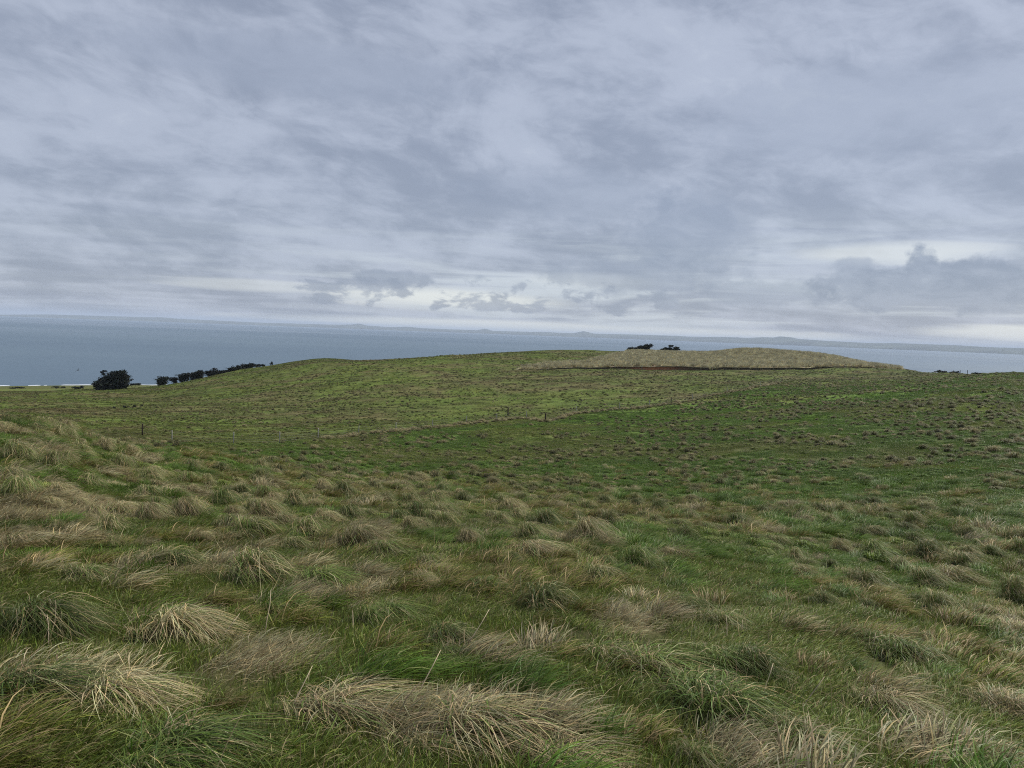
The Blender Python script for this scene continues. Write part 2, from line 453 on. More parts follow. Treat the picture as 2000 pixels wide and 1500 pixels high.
M_TURF = blade_mat('turf_blades', True)
M_GREEN = blade_mat('green_blades', False, (0.094, 0.136, 0.028))
M_DRY = blade_mat('dry_blades', False, (0.385, 0.322, 0.172))


def ground_mat():
    mt, N, out = mat('sward_ground')
    a = N.new('ShaderNodeAttribute', attribute_name='zone', attribute_type='GEOMETRY')
    tc = N.new('ShaderNodeTexCoord'); P = tc.outputs['Object']
    n1 = N.noise(P, 1.1, 8, 0.62); n2 = N.noise(P, 0.22, 5, 0.6, 0.4); n3 = N.noise(P, 6.0, 4, 0.6)
    c = N.mix(N.math('MULTIPLY', N.ramp(n1, .42, .7), 0.75), a.outputs['Color'], N.mix(1.0, a.outputs['Color'], rgb(.42, .36, .38), 'MULTIPLY'))
    c = N.mix(N.math('MULTIPLY', N.ramp(n2, .5, .75), 0.45), c, N.mix(1.0, a.outputs['Color'], rgb(1.35, .98, 1.1), 'MULTIPLY'))
    b = N.new('ShaderNodeBsdfPrincipled'); N.link(c, b.inputs['Base Color'])
    b.inputs['Roughness'].default_value = 0.9; b.inputs['Specular IOR Level'].default_value = 0.1
    bp = N.new('ShaderNodeBump'); bp.inputs['Strength'].default_value = 0.9; bp.inputs['Distance'].default_value = 0.25
    N.link(N.math('ADD', n1, N.math('MULTIPLY', n3, .4)), bp.inputs['Height']); N.link(bp.outputs[0], b.inputs['Normal'])
    N.link(b.outputs[0], out.inputs[0]); return mt


# ------------------------------------------------------------------ ground sheet
def build_ground():
    az = np.concatenate([np.linspace(-math.pi, -0.86, 40)[:-1], np.linspace(-0.86, 0.86, 520), np.linspace(0.86, math.pi, 40)[1:-1]])
    r = np.concatenate([np.exp(np.linspace(math.log(0.35), math.log(225), 270))[:-1], np.linspace(225, 275, 90), np.exp(np.linspace(math.log(276), math.log(985), 110))])
    A, R = np.meshgrid(az, r, indexing='ij')
    x = R * np.sin(A); y = R * np.cos(A); z = height(x, y)
    na, nr = A.shape
    co = np.stack([x, y, z], -1).reshape(-1, 3)
    i, j = np.meshgrid(np.arange(na), np.arange(nr - 1), indexing='ij'); i2 = (i + 1) % na
    q = np.stack([i * nr + j, i * nr + j + 1, i2 * nr + j + 1, i2 * nr + j], -1).reshape(-1, 4)
    co = np.vstack([co, [[0, 0, float(height(np.array(0.), np.array(0.)))]]]); c = len(co) - 1
    k = np.arange(na); t = np.stack([np.full(na, c), k * nr, ((k + 1) % na) * nr], -1)
    col = zone_color(co[:, 0], co[:, 1])
    th = sstep(105, 55, np.hypot(co[:, 0], co[:, 1]))[:, None] * .8        # close by, brown thatch, darkened to paint in shade between the blades
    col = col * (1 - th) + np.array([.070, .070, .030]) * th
    # soil laid bare on the beach: sand close to the water line
    sand = sstep(3.0, 0.8, co[:, 2])[:, None]
    col = col * (1 - sand) + np.array([.16, .14, .11]) * sand
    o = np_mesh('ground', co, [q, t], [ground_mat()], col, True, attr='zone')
    tag(o, kind='structure')


build_ground()


# ------------------------------------------------------------------ sea, surf, distant coast, haze
def sea_mat():
    mt, N, out = mat('sea_water')
    tc = N.new('ShaderNodeTexCoord'); P = tc.outputs['Object']
    mp = N.new('ShaderNodeMapping'); N.link(P, mp.inputs[0]); mp.inputs['Scale'].default_value = (0.35, 1.0, 1.0); mp.inputs['Rotation'].default_value = (0, 0, 0.25)
    big = N.noise(mp.outputs[0], 0.0011, 5, 0.55, 0.3)
    slick = N.noise(mp.outputs[0], 0.00042, 4, 0.5, 0.2)
    w1 = N.noise(mp.outputs[0], 0.05, 4, 0.6); w2 = N.noise(mp.outputs[0], 0.35, 4, 0.6)
    b = N.new('ShaderNodeBsdfPrincipled')
    N.link(N.mix(N.ramp(big, .35, .65), rgb(.062, .100, .138), rgb(.080, .122, .158)), b.inputs['Base Color'])
    N.link(N.math('ADD', N.math('MULTIPLY', N.ramp(slick, .62, .42), 0.16), 0.30), b.inputs['Roughness'])
    b.inputs['IOR'].default_value = 1.33
    bp = N.new('ShaderNodeBump'); bp.inputs['Strength'].default_value = 1.0; bp.inputs['Distance'].default_value = 1.4
    N.link(N.math('ADD', w1, N.math('MULTIPLY', w2, .25)), bp.inputs['Height']); N.link(bp.outputs[0], b.inputs['Normal'])
    N.link(b.outputs[0], out.inputs[0]); return mt


def build_sea():
    az = np.linspace(-math.pi, math.pi, 181)[:-1]
    r = np.array([300, 500, 700, 1000, 1500, 2500, 4000, 7000, 12000, 20000, 34000, 60000.])
    A, R = np.meshgrid(az, r, indexing='ij'); na, nr = A.shape
    co = np.stack([R * np.sin(A), R * np.cos(A), 0 * A], -1).reshape(-1, 3)
    i, j = np.meshgrid(np.arange(na), np.arange(nr - 1), indexing='ij'); i2 = (i + 1) % na
    q = np.stack([i * nr + j, i * nr + j + 1, i2 * nr + j + 1, i2 * nr + j], -1).reshape(-1, 4)
    tag(np_mesh('sea', co, [q], [sea_mat()], None, True), kind='structure')


def shore_r(az):
    r = np.linspace(500, 860, 361); out = []
    for a in np.atleast_1d(az):
        z = height(r * math.sin(a), r * math.cos(a)); k = int(np.argmax(z < 0.0)); out.append(r[k] if (z < 0).any() else 860)
    return np.array(out)


def build_surf():
    """broken white rollers along the beach"""
    az = np.linspace(pix_az(-120, 750), pix_az(420, 750), 260); sr = shore_r(az)
    sr = np.convolve(np.pad(sr, 8, mode='edge'), np.ones(17) / 17, 'valid')
    V = []; F = []
    for row, (off, h, wd, thr, seed) in enumerate(((3, .4, 2.5, .40, 1), (16, .4, 2, .66, 2))):
        n = fbm(az * 260, np.full_like(az, row * 7.0), 6.0, 3, seed)
        rr = sr + off + 5 * (fbm(az * 90, az * 0, 1.0, 2, 60 + row) - .5)
        for k in range(len(az) - 1):
            if n[k] < thr: continue
            hh = h * min(1, (n[k] - thr) * 9 + .3); b = len(V)
            for kk in (k, k + 1):
                s, c = math.sin(az[kk]), math.cos(az[kk])
                for (dr, dz) in ((-wd, .03), (-wd * .2, hh), (wd * .35, hh * .8), (wd * .6, .03)):
                    V.append(((rr[kk] + dr) * s, (rr[kk] + dr) * c, dz))
            for e in range(3): F.append((b + e, b + e + 1, b + 5 + e, b + 4 + e))
    o = np_mesh('surf', V, [F], [simple_mat('sea_foam', (.50, .53, .56), .7, .2, .2, .05)], None, True)
    tag(o, 'broken white rollers washing onto the beach', 'surf', kind='stuff')


SKYLINE = [(-400, 613, 606), (0, 617.0, 614.6), (90, 620, 614), (250, 626, 618.4), (300, 627.5, 619.6), (313, 628, 619.3), (345, 629, 622.2), (500, 636, 629.8), (640, 641, 633.8), (665, 642, 634.2),
           (690, 643, 633.6), (701, 643.2, 631.8), (716, 643.8, 635.6), (760, 645, 638.8), (780, 646, 638.6), (794, 646.4, 637.8), (815, 647, 640), (842, 648, 641.6), (900, 650, 643.8), (932, 651, 644.6),
           (948, 651.5, 641.8), (962, 652, 646), (1030, 654.4, 648), (1067, 655.6, 648.4), (1085, 656, 649.6), (1120, 657.4, 650.6), (1140, 658, 646.6), (1160, 658.8, 651.6),
           (1250, 662, 653.6), (1330, 664.8, 656.2), (1350, 665.5, 657.6), (1425, 668, 658.2), (1460, 669, 660), (1490, 670, 658.4), (1510, 670.6, 659.2), (1524, 671.2, 656.8),
           (1547, 672, 659), (1560, 672.4, 662), (1620, 674.5, 666), (1700, 677.6, 670), (1750, 679.4, 670), (1815, 682, 672.3), (1870, 684, 674.3), (1935, 686.4, 678), (2000, 688.9, 680), (2400, 704, 694)]


def build_far_coast():
    px = np.linspace(-380, 2380, 700); K = np.array(SKYLINE)
    base = np.interp(px, K[:, 0], K[:, 1]); top = np.interp(px, K[:, 0], K[:, 2])
    R0 = np.interp(px, [-400, 300, 1000, 1500, 2000, 2400], [27000, 26000, 23000, 19000, 16500, 15000]).astype(float)
    depth = np.array([0, 60, 300, 900, 1800, 3000, 5000, 7000.]); prof = np.array([-.02, .16, .40, .62, .85, 1.0, .7, 0.0])
    V = np.zeros((len(px), len(depth), 3))
    for i, x in enumerate(px):
        a = pix_az(x, top[i]); dz = pix_dir(x, top[i]); slope = dz.z / math.hypot(dz.x, dz.y)
        r = R0[i] + depth; H = EYE + slope * (R0[i] + 3000)
        H = max(H, 25.0)
        V[i, :, 0] = r * math.sin(a); V[i, :, 1] = r * math.cos(a)
        V[i, :, 2] = H * prof * (1 + 0.18 * (fbm(np.full(8, i * .35), depth / 900., 1.0, 3, 91) - .5) * (prof < .99)) - .5
    n, k = V.shape[:2]
    i, j = np.meshgrid(np.arange(n - 1), np.arange(k - 1), indexing='ij')
    q = np.stack([i * k + j, (i + 1) * k + j, (i + 1) * k + j + 1, i * k + j + 1], -1).reshape(-1, 4)
    global HILL_TOP
    HILL_TOP = max(80.0, float(V[..., 2].max()))
    o = np_mesh('distant_hills', V.reshape(-1, 3), [q], [simple_mat('far_coast_land', (.075, .085, .06), .95, .05, .35, .0012)], None, True)
    tag(o, kind='structure')


def build_haze():
    s = 46000.0; V = [(x, y, z) for z in (-80.0, HILL_TOP + 8.0) for y in (-s, s) for x in (-s, s)]
    F = [(0, 2, 3, 1), (4, 5, 7, 6), (0, 1, 5, 4), (1, 3, 7, 5), (3, 2, 6, 7), (2, 0, 4, 6)]
    mt, N, out = mat('sea_air')
    v = N.new('ShaderNodeVolumePrincipled'); v.inputs['Color'].default_value = (0.68, 0.81, 1.0, 1)
    v.inputs['Density'].default_value = 4.2e-5; v.inputs['Anisotropy'].default_value = 0.0
    N.link(v.outputs[0], out.inputs['Volume'])
    o = np_mesh('haze', V, [F], [mt]); tag(o, 'thin sea air that pales the distant coast', 'haze', kind='stuff'); o.display_type = 'WIRE'


build_sea(); build_surf(); build_far_coast(); build_haze()


# ------------------------------------------------------------------ the eroded bank at the foot of the dune
def build_bank():
    az = np.linspace(BANK_AZ[0] + .002, BANK_AZ[-1] - .002, 420)
    h = bank_h(az); br = bank_r(az)
    V = []; steps = ((-1.1, -.42, 0), (-.5, -.20, 0), (-.12, .10, 1), (.05, .45, 1), (.16, .8, 1), (.12, 1.02, 1), (-.08, 1.10, 2), (-.14, 1.22, 2), (.2, 1.30, 2), (1.6, 1.12, 2))
    C = []
    red = np.exp(-((az - pix_az(1275, 718)) / .036) ** 2)
    for k, a in enumerate(az):
        s, c = math.sin(a), math.cos(a); x0, y0 = br[k] * s, br[k] * c
        zf = float(height(np.array((br[k] - .3) * s), np.array((br[k] - .3) * c)))
        rise = max(.12, h[k] * 1.35)
        for (dr, f, kind) in steps:
            jit = .12 * (vnoise(np.array(a * 900), np.array(f * 7), 3) - .5)
            V.append(((br[k] + dr + jit) * s, (br[k] + dr + jit) * c, zf + rise * max(f, -.1) * (1 if f > 0 else .5) + (0 if f > 0 else -.15)))
            if kind == 2: col = C_DUNE * .55
            else: col = np.array([.075, .062, .040]) * (1 - red[k]) + np.array([.36, .155, .070]) * red[k]
            C.append(col)
    n, k = len(az), len(steps)
    i, j = np.meshgrid(np.arange(n - 1), np.arange(k - 1), indexing='ij')
    q = np.stack([i * k + j, (i + 1) * k + j, (i + 1) * k + j + 1, i * k + j + 1], -1).reshape(-1, 4)
    mt, N, out = mat('bank_soil')
    a = N.new('ShaderNodeAttribute', attribute_name='tint', attribute_type='GEOMETRY'); tc = N.new('ShaderNodeTexCoord')
    nz = N.noise(tc.outputs['Object'], 1.3, 6, .6); b = N.new('ShaderNodeBsdfPrincipled')
    N.link(N.mix(N.ramp(nz, .35, .7), a.outputs['Color'], N.mix(1.0, a.outputs['Color'], rgb(.6, .55, .5), 'MULTIPLY')), b.inputs['Base Color'])
    b.inputs['Roughness'].default_value = .95; N.link(b.outputs[0], out.inputs[0])
    o = np_mesh('eroded_bank', V, [q], [mt], np.array(C), True)
    tag(o, kind='structure')


build_bank()


# ------------------------------------------------------------------ grass blades
def blades(n, root_r, length, width, wind=0.35, droop=0.35, spread=0.5, segs=4, seed=0, tint=None, lean0=0.15, square=False, minz=0.012, fan=0.0):
    """ribbons rooted around the origin; wind blows to local +x; returns co, faces, tint"""
    g = np.random.default_rng(seed)
    if square:
        x = g.uniform(-root_r, root_r, n); y = g.uniform(-root_r, root_r, n)
    else:
        rr = root_r * np.sqrt(g.uniform(0, 1, n)); th = g.uniform(0, 2 * math.pi, n); x = rr * np.cos(th); y = rr * np.sin(th)
    L = length * g.uniform(0.55, 1.2, n); W = width * g.uniform(0.6, 1.3, n)
    a = g.uniform(0, 2 * math.pi, n); tl = np.abs(g.normal(0, spread, n))
    d = np.stack([np.sin(tl) * np.cos(a) + lean0 + fan * x / root_r, np.sin(tl) * np.sin(a) + fan * y / root_r, np.cos(tl)], -1)
    d /= np.linalg.norm(d, axis=1, keepdims=True)
    wv = np.stack([wind * g.uniform(.5, 1.4, n), wind * g.normal(0, .35, n), -droop * g.uniform(.4, 1.5, n)], -1)
    p = np.stack([x, y, np.zeros(n)], -1); P = [p.copy()]; S = []
    tw = g.uniform(-1, 1, n)
    for k in range(segs):
        side = np.stack([-d[:, 1], d[:, 0], tw * .6], -1); side /= np.maximum(np.linalg.norm(side, axis=1, keepdims=True), 1e-4); S.append(side)
        p = p + d * (L / segs)[:, None]
        low = minz * (0.5 + g.uniform(0, 3, n))
        p[:, 2] = np.maximum(p[:, 2], low)
        P.append(p.copy())
        d = d + wv * (0.55 + 0.35 * k) / segs * 2.0
        d /= np.linalg.norm(d, axis=1, keepdims=True)
    lev = []
    for k in range(segs):
        w = W * (0.75 + 0.25 * math.sin(math.pi * k / segs)) * (1 if k < segs - 1 else .62)
        lev.append(P[k] - S[k] * w[:, None] * .5); lev.append(P[k] + S[k] * w[:, None] * .5)
    lev.append(P[segs])
    co = np.stack(lev, 1)                                  # (n, 2*segs+1, 3)
    m_ = 2 * segs + 1; b = np.arange(n)[:, None] * m_
    quads = np.concatenate([b + np.array([[2 * k, 2 * k + 1, 2 * k + 3, 2 * k + 2]]) for k in range(segs - 1)])
    tris = b + np.array([[2 * segs - 2, 2 * segs - 1, 2 * segs]])
    if tint is None: t = np.ones((n, 3))
    else: t = tint(g, n)
    col = np.repeat(t[:, None, :], m_, 1)
    return co.reshape(-1, 3), quads, tris, col.reshape(-1, 3)


def join_blades(parts):
    C, Q, T, K = [], [], [], []; off = 0
    for co, q, t, c in parts:
        C.append(co); Q.append(q + off); T.append(t + off); K.append(c); off += len(co)
    return np.concatenate(C), np.concatenate(Q), np.concatenate(T), np.concatenate(K)


def tint_turf(dry_share, lo=.6, hi=1.5):
    def f(g, n):
        v = g.uniform(lo, hi, n)[:, None] * np.ones((n, 3)); v[:, 0] *= g.uniform(.8, 1.2, n); v[:, 2] *= g.uniform(.7, 1.2, n)
        dry = g.uniform(0, 1, n) < dry_share
        v[dry] = np.array([2.7, 1.7, 4.2]) * g.uniform(.55, 1.1, dry.sum())[:, None]
        return v
    return f


def tint_plain(lo=.6, hi=1.4, warm=.18):
    def f(g, n):
        v = g.uniform(lo, hi, n)[:, None] * np.ones((n, 3)); v[:, 0] *= 1 + g.uniform(-warm, warm, n); v[:, 2] *= 1 + g.uniform(-warm, warm, n)
        return v
    return f


def hidden_collection(name, meshes):
    c = bpy.data.collections.new(name)
    for k, (co, q, t, col) in enumerate(meshes):
        o = np_mesh(f'{name}_{k:02d}', co, [q, t], [M_TURF], col, True, link=False); c.objects.link(o)
    return c


def rot_from(nrm, th):
    up = nrm; x0 = np.stack([np.cos(th), np.sin(th), np.zeros_like(th)], -1)
    x = x0 - up * np.sum(x0 * up, -1, keepdims=True); x /= np.linalg.norm(x, axis=-1, keepdims=True); y = np.cross(up, x)
    e = np.zeros_like(up)
    e[:, 1] = -np.arcsin(np.clip(x[:, 2], -1, 1)); e[:, 0] = np.arctan2(y[:, 2], up[:, 2]); e[:, 2] = np.arctan2(x[:, 1], x[:, 0])
    return e


def scatter(name, xy, scale, idx, col, coll, label, wind_jit=.45, lift=0.0, cat='grass'):
    n = len(xy); x, y = xy[:, 0], xy[:, 1]
    z = height(x, y) + lift
    th = 0.22 + rng.normal(0, wind_jit, n)
    o = np_mesh(name, np.stack([x, y, z], -1), [], [M_TURF])
    me = o.data
    a = me.attributes.new('rot', 'FLOAT_VECTOR', 'POINT'); a.data.foreach_set('vector', rot_from(normal_at(x, y), th).astype(np.float32).ravel())
    a = me.attributes.new('scl', 'FLOAT_VECTOR', 'POINT'); a.data.foreach_set('vector', np.asarray(scale, np.float32).ravel())
    a = me.attributes.new('pick', 'INT', 'POINT'); a.data.foreach_set('value', np.asarray(idx, np.int32))
    c4 = np.ones((n, 4), np.float32); c4[:, :3] = col
    a = me.attributes.new('zone', 'FLOAT_COLOR', 'POINT'); a.data.foreach_set('color', c4.ravel())
    ng = bpy.data.node_groups.new(name + '_spread', 'GeometryNodeTree')
    ng.interface.new_socket('Geometry', in_out='INPUT', socket_type='NodeSocketGeometry')
    ng.interface.new_socket('Geometry', in_out='OUTPUT', socket_type='NodeSocketGeometry')
    gi = ng.nodes.new('NodeGroupInput'); go = ng.nodes.new('NodeGroupOutput')
    ci = ng.nodes.new('GeometryNodeCollectionInfo'); ci.inputs['Collection'].default_value = coll
    ci.inputs['Separate Children'].default_value = True; ci.inputs['Reset Children'].default_value = True
    ip = ng.nodes.new('GeometryNodeInstanceOnPoints'); ip.inputs['Pick Instance'].default_value = True

    def at(nm, typ):
        nd = ng.nodes.new('GeometryNodeInputNamedAttribute'); nd.data_type = typ; nd.inputs['Name'].default_value = nm
        return nd.outputs['Attribute']
    L = ng.links.new
    L(gi.outputs[0], ip.inputs['Points']); L(ci.outputs[0], ip.inputs['Instance'])
    L(at('pick', 'INT'), ip.inputs['Instance Index']); L(at('rot', 'FLOAT_VECTOR'), ip.inputs['Rotation']); L(at('scl', 'FLOAT_VECTOR'), ip.inputs['Scale'])
    L(ip.outputs[0], go.inputs[0])
    md = o.modifiers.new('spread', 'NODES'); md.node_group = ng
    tag(o, label, cat, kind='stuff'); return o


def sector_points(r0, r1, dens, azm=0.80):
    n = int(azm * (r1 * r1 - r0 * r0) * dens)
    r = np.sqrt(rng.uniform(r0 * r0, r1 * r1, n)); a = rng.uniform(-azm, azm, n)
    return np.stack([r * np.sin(a), r * np.cos(a)], -1)


def in_view(x, y, margin=60, top=0.4):
    z = height(x, y); px, py = project(x, y, z); _, py2 = project(x, y, z + top)
    return (px > -margin) & (px < 2000 + margin) & (py2 < 1500 + margin) & (py > 0)


_vis_az = np.linspace(-.75, .75, 900); _vis_r = np.exp(np.linspace(math.log(1.5), math.log(690), 900))


def _horizon_table():
    A, R = np.meshgrid(_vis_az, _vis_r, indexing='ij')
    s = (height(R * np.sin(A), R * np.cos(A)) - EYE) / R
    return np.maximum.accumulate(s, axis=1)


_HT = _horizon_table()


def visible(x, y, h=0.35):
    r = np.hypot(x, y); a = np.arctan2(x, y)
    i = np.clip(((a + .75) / 1.5 * 899).astype(int), 0, 899); j = np.clip(np.searchsorted(_vis_r, r * .97) - 1, 0, 899)
    return (height(x, y) + h - EYE) / r > _HT[i, j] - .002


def build_turf():
    # near: single fine blades
    def turf_set(name, rad, n, ln, wd, segs, k0, kinds=4):
        ms = []
        for k in range(kinds * 3):
            kind = k // kinds        # 0 short green, 1 longer wind-laid green, 2 dry
            if kind == 0: m_ = blades(n, rad, ln * .75, wd, .22, .25, .5, segs, k0 + k, tint_turf(.10))
            elif kind == 1: m_ = blades(n, rad, ln * 1.5, wd, .55, .5, .45, segs, k0 + k, tint_turf(.16, .5, 1.3), lean0=.5)
            else: m_ = blades(int(n * .9), rad, ln * 1.7, wd * .8, .6, .5, .55, segs, k0 + k, tint_plain(.5, 1.45), lean0=.5)
            ms.append(m_)
        return hidden_collection(name, ms)

    sets = [('short_turf_near', 1.3, 9, 20, .26, 330, .085, .0048, 4, 'fine green and straw grass close to the camera'),
            ('turf_slope', 9, 34, 8.0, .42, 280, .085, .010, 3, 'wind-laid green and straw turf on the near hillside'),
            ('turf_valley', 34, 115, 2.0, .80, 240, .075, .026, 3, 'lush green turf across the hollow below the fence'),
            ('turf_hills', 115, 345, .75, 1.25, 130, .12, .070, 2, 'olive and brown grass on the far slopes')]
    for si, (nm, r0, r1, dens, rad, n, ln, wd, segs, lab) in enumerate(sets):
        coll = turf_set(nm + '_tufts', rad, n, ln, wd, segs, 100 * si + 1)
        P = sector_points(.5, r1, dens, 1.3) if si == 0 else sector_points(r0, r1, dens)
        if si: P = P[in_view(P[:, 0], P[:, 1], 220)]; P = P[visible(P[:, 0], P[:, 1], 1.2)]
        x, y = P[:, 0], P[:, 1]
        dr = dryness(x, y); g = rng.uniform(0, 1, len(P))
        col = zone_color(x, y)
        kind = np.where(dr + .25 * (g - .5) > .52, 2, np.where(fbm(x, y, 2.3, 3, 61) + .25 * (g - .5) > .47, 1, 0))
        bf = beyond_fence(x, y) > .5
        kind = np.where(bf, np.where(g > .7, 1, 0), kind)
        # dry patches carry straw-coloured blades, the others the green of the place
        dcol = np.where((kind == 2)[:, None], C_STRAW * (0.75 + .5 * rng.uniform(0, 1, len(P)))[:, None], col)
        gcol = dcol * (0.75 + .5 * rng.uniform(0, 1, len(P)))[:, None]
        dn = dune(x, y)[:, None]; gcol = gcol * (1 - dn) + (C_DUNE * (0.75 + .5 * rng.uniform(0, 1, len(P)))[:, None]) * dn
        s = rng.uniform(.75, 1.3, len(P)); hs = s * np.where(bf, .55, 1.0) * np.where(dn[:, 0] > .5, 2.2, 1.0)
        scl = np.stack([s, s, hs], -1)
        scatter(nm, P, scl, kind * 4 + rng.integers(0, 4, len(P)), gcol, coll, lab)

    # rougher grass standing in the turf: longer tufts, combed over by the wind
    kinds = []
    for k in range(12):
        kd = k // 4
        t = tint_turf((.12, .35, 1.0)[kd], .5, 1.4) if kd < 2 else tint_plain(.4, 1.4)
        kinds.append(join_blades([blades(150, .11, (.26, .24, .28)[kd], .0052, .75, .55, .55, 4, 3000 + k, t, lean0=.55, fan=.25),
                                  blades(70, .20, .17, .0052, .5, .4, .6, 4, 3100 + k, t, lean0=.4)]))
    coll = hidden_collection('rough_tuft_kinds', kinds)
    P = np.concatenate([sector_points(.8, 14, 9.0, 1.0), sector_points(14, 60, 3.0)])
    P = P[in_view(P[:, 0], P[:, 1], 500)]; x, y = P[:, 0], P[:, 1]
    keep = rng.uniform(0, 1, len(P)) < sstep(.40, .60, fbm(x, y, 1.5, 3, 131)) * .95 + .05
    keep &= rng.uniform(0, 1, len(P)) < sstep(62, 18, np.hypot(x, y)) + .02
    P = P[keep]; x, y = P[:, 0], P[:, 1]; g = rng.uniform(0, 1, len(P)); dr = dryness(x, y)
    kd = np.where(dr + .3 * (g - .5) > .42, 2, np.where(fbm(x, y, 3.1, 3, 135) + .3 * (g - .5) > .5, 1, 0))
    base = np.where((kd == 2)[:, None], C_STRAW, np.where((kd == 1)[:, None], C_MID * np.array([1.05, .95, .9]), C_LUSH * np.array([.9, .9, .85])))
    s = rng.uniform(.7, 1.5, len(P)) * np.clip(np.hypot(x, y) / 14, 1, 1.6)
    scatter('rough_grass', P, np.stack([s, s, s * rng.uniform(.7, 1.1, len(P))], -1), kd * 4 + rng.integers(0, 4, len(P)), base * rng.uniform(.65, 1.25, (len(P), 1)), coll,
            'longer wind-combed green and yellow grass between the tussocks', .55)


build_turf()


# ------------------------------------------------------------------ tussocks
def mop(n, width, segs, seed, tint, flat, lift=0.0):
    """blades that rise from the heart of a tussock, arch over and hang down round it, combed to +x"""
    g = np.random.default_rng(seed); m_ = 2 * segs + 1
    a = g.uniform(0, 2 * math.pi, n); a = a - flat * .8 * np.sin(a) * g.uniform(.2, 1, n)
    R = g.uniform(.22, .52, n) * (1 + .25 * flat * np.cos(a)); H = g.uniform(.10, .38, n) + lift
    ca, sa = np.cos(a), np.sin(a); r0 = .15 * np.sqrt(g.uniform(0, 1, n)); a0 = g.uniform(0, 6.283, n)
    bx, by = r0 * np.cos(a0), r0 * np.sin(a0); pk = g.uniform(.3, .5, n); jit = g.normal(0, .42, n); wob = g.normal(0, .085, (2, n))
    P = []
    for k in range(segs + 1):
        t = k / segs
        z = np.where(t < pk, H * (.45 + .55 * np.sin(t / pk * math.pi / 2)), H * (1 - np.clip((t - pk) / (1.08 - pk), 0, 1) ** 2 * g.uniform(.75, 1.0, n)))
        aa = a + jit * t
        x = bx + R * (t ** 1.1) * np.cos(aa) + .20 * flat * t * t + wob[0] * t; y = by + R * (t ** 1.1) * np.sin(aa) + wob[1] * t
        P.append(np.stack([x, y, np.maximum(z, .012)], -1))
    W = width * g.uniform(.6, 1.3, n); tw = g.uniform(-1, 1, n); lev = []
    for k in range(segs):
        d = P[k + 1] - P[k]; sd = np.stack([-d[:, 1], d[:, 0], tw * .5 * np.linalg.norm(d, axis=1)], -1); sd /= np.maximum(np.linalg.norm(sd, axis=1, keepdims=True), 1e-5)
        w = (W * (1 if k < segs - 1 else .6))[:, None] * .5
        lev += [P[k] - sd * w, P[k] + sd * w]
    lev.append(P[segs]); co = np.stack(lev, 1); b = np.arange(n)[:, None] * m_
    quads = np.concatenate([b + np.array([[2 * k, 2 * k + 1, 2 * k + 3, 2 * k + 2]]) for k in range(segs - 1)])
    tris = b + np.array([[2 * segs - 2, 2 * segs - 1, 2 * segs]])
    return co.reshape(-1, 3), quads, tris, np.repeat(tint(g, n)[:, None, :], m_, 1).reshape(-1, 3)


def core_dome(rx, h, seed, tint):
    """the matted heart of a tussock"""
    g = np.random.default_rng(seed); n, k = 12, 5; V = []
    for j in range(k):
        t = j / (k - 1) * math.pi / 2
        for i in range(n):
            a = 2 * math.pi * i / n; q = 1 + g.uniform(-.18, .18)
            V.append((rx * math.cos(t) * math.cos(a) * q + .06 * math.sin(t), rx * .85 * math.cos(t) * math.sin(a) * q, h * math.sin(t) * q - .03))
    V = np.array(V); Q = [(j * n + i, j * n + (i + 1) % n, (j + 1) * n + (i + 1) % n, (j + 1) * n + i) for j in range(k - 1) for i in range(n)]
    return V, np.array(Q), np.zeros((0, 3), int), np.tile(np.array(tint, float), (len(V), 1)) * g.uniform(.7, 1.3, (len(V), 1))


def tussock_parts(seed, kind, fine=True):
    """unit tussock about 1 m across, combed over to +x; returns green and dry blade sets"""
    k = 1.0 if fine else .30; w = 1.0 if fine else 2.8; segs = 5 if fine else 3
    ng, nd = {'straw': (260, 900), 'mix': (640, 470), 'green': (960, 190), 'dark': (840, 280)}[kind]
    flat = {'straw': .95, 'mix': .8, 'green': .75, 'dark': .7}[kind]
    dk = .75 if kind == 'dark' else 1.0
    gr = np.random.default_rng(seed + 77); G, Dr = [], []
    # two or three hearts of unequal size grown into one another
    for i in range(3 if fine else 2):
        sc = (1.0, .75, .62)[i] * gr.uniform(.75, .95); an = gr.uniform(0, 6.283); off = .04 if i == 0 else gr.uniform(.16, .30)
        xf = lambda part: (part[0] * np.array([sc, sc, sc * gr_h]) + np.array([off * math.cos(an), off * math.sin(an), 0]), part[1], part[2], part[3])
        gr_h = gr.uniform(.75, 1.1); f = (.5, .3, .2)[i] if fine else (.65, .35)[i]
        gw = .0055 * w; dw = .0045 * w
        G.append(xf(core_dome(.28, .17, seed + 9 + i, (.30, .26, .28) if fine else (.62, .60, .50))))  # core tinted dark, painting shade inside and low on the tussock
        G.append(xf(mop(max(8, int(ng * k * f)), gw, segs, seed + 11 * i, tint_plain(.45 * dk, 1.45 * dk), flat)))
        G.append(xf(blades(max(6, int(ng * .3 * k * f)), .38, .24, gw, .5, .4, .6, segs, seed + 1 + 11 * i, tint_plain(.4 * dk, 1.2 * dk), lean0=.35, fan=.5)))
        Dr.append(xf(mop(max(6, int(nd * k * f)), dw, segs, seed + 2 + 11 * i, tint_plain(.3, 1.35), flat, .02)))
        Dr.append(xf(blades(max(4, int(nd * .28 * k * f)), .30, .44, dw * .8, .35, .3, .85, segs, seed + 3 + 11 * i, tint_plain(.5, 1.5), lean0=.5, fan=.4)))
    green, dry = join_blades(G), join_blades(Dr)
    return green, dry


TUS = {}


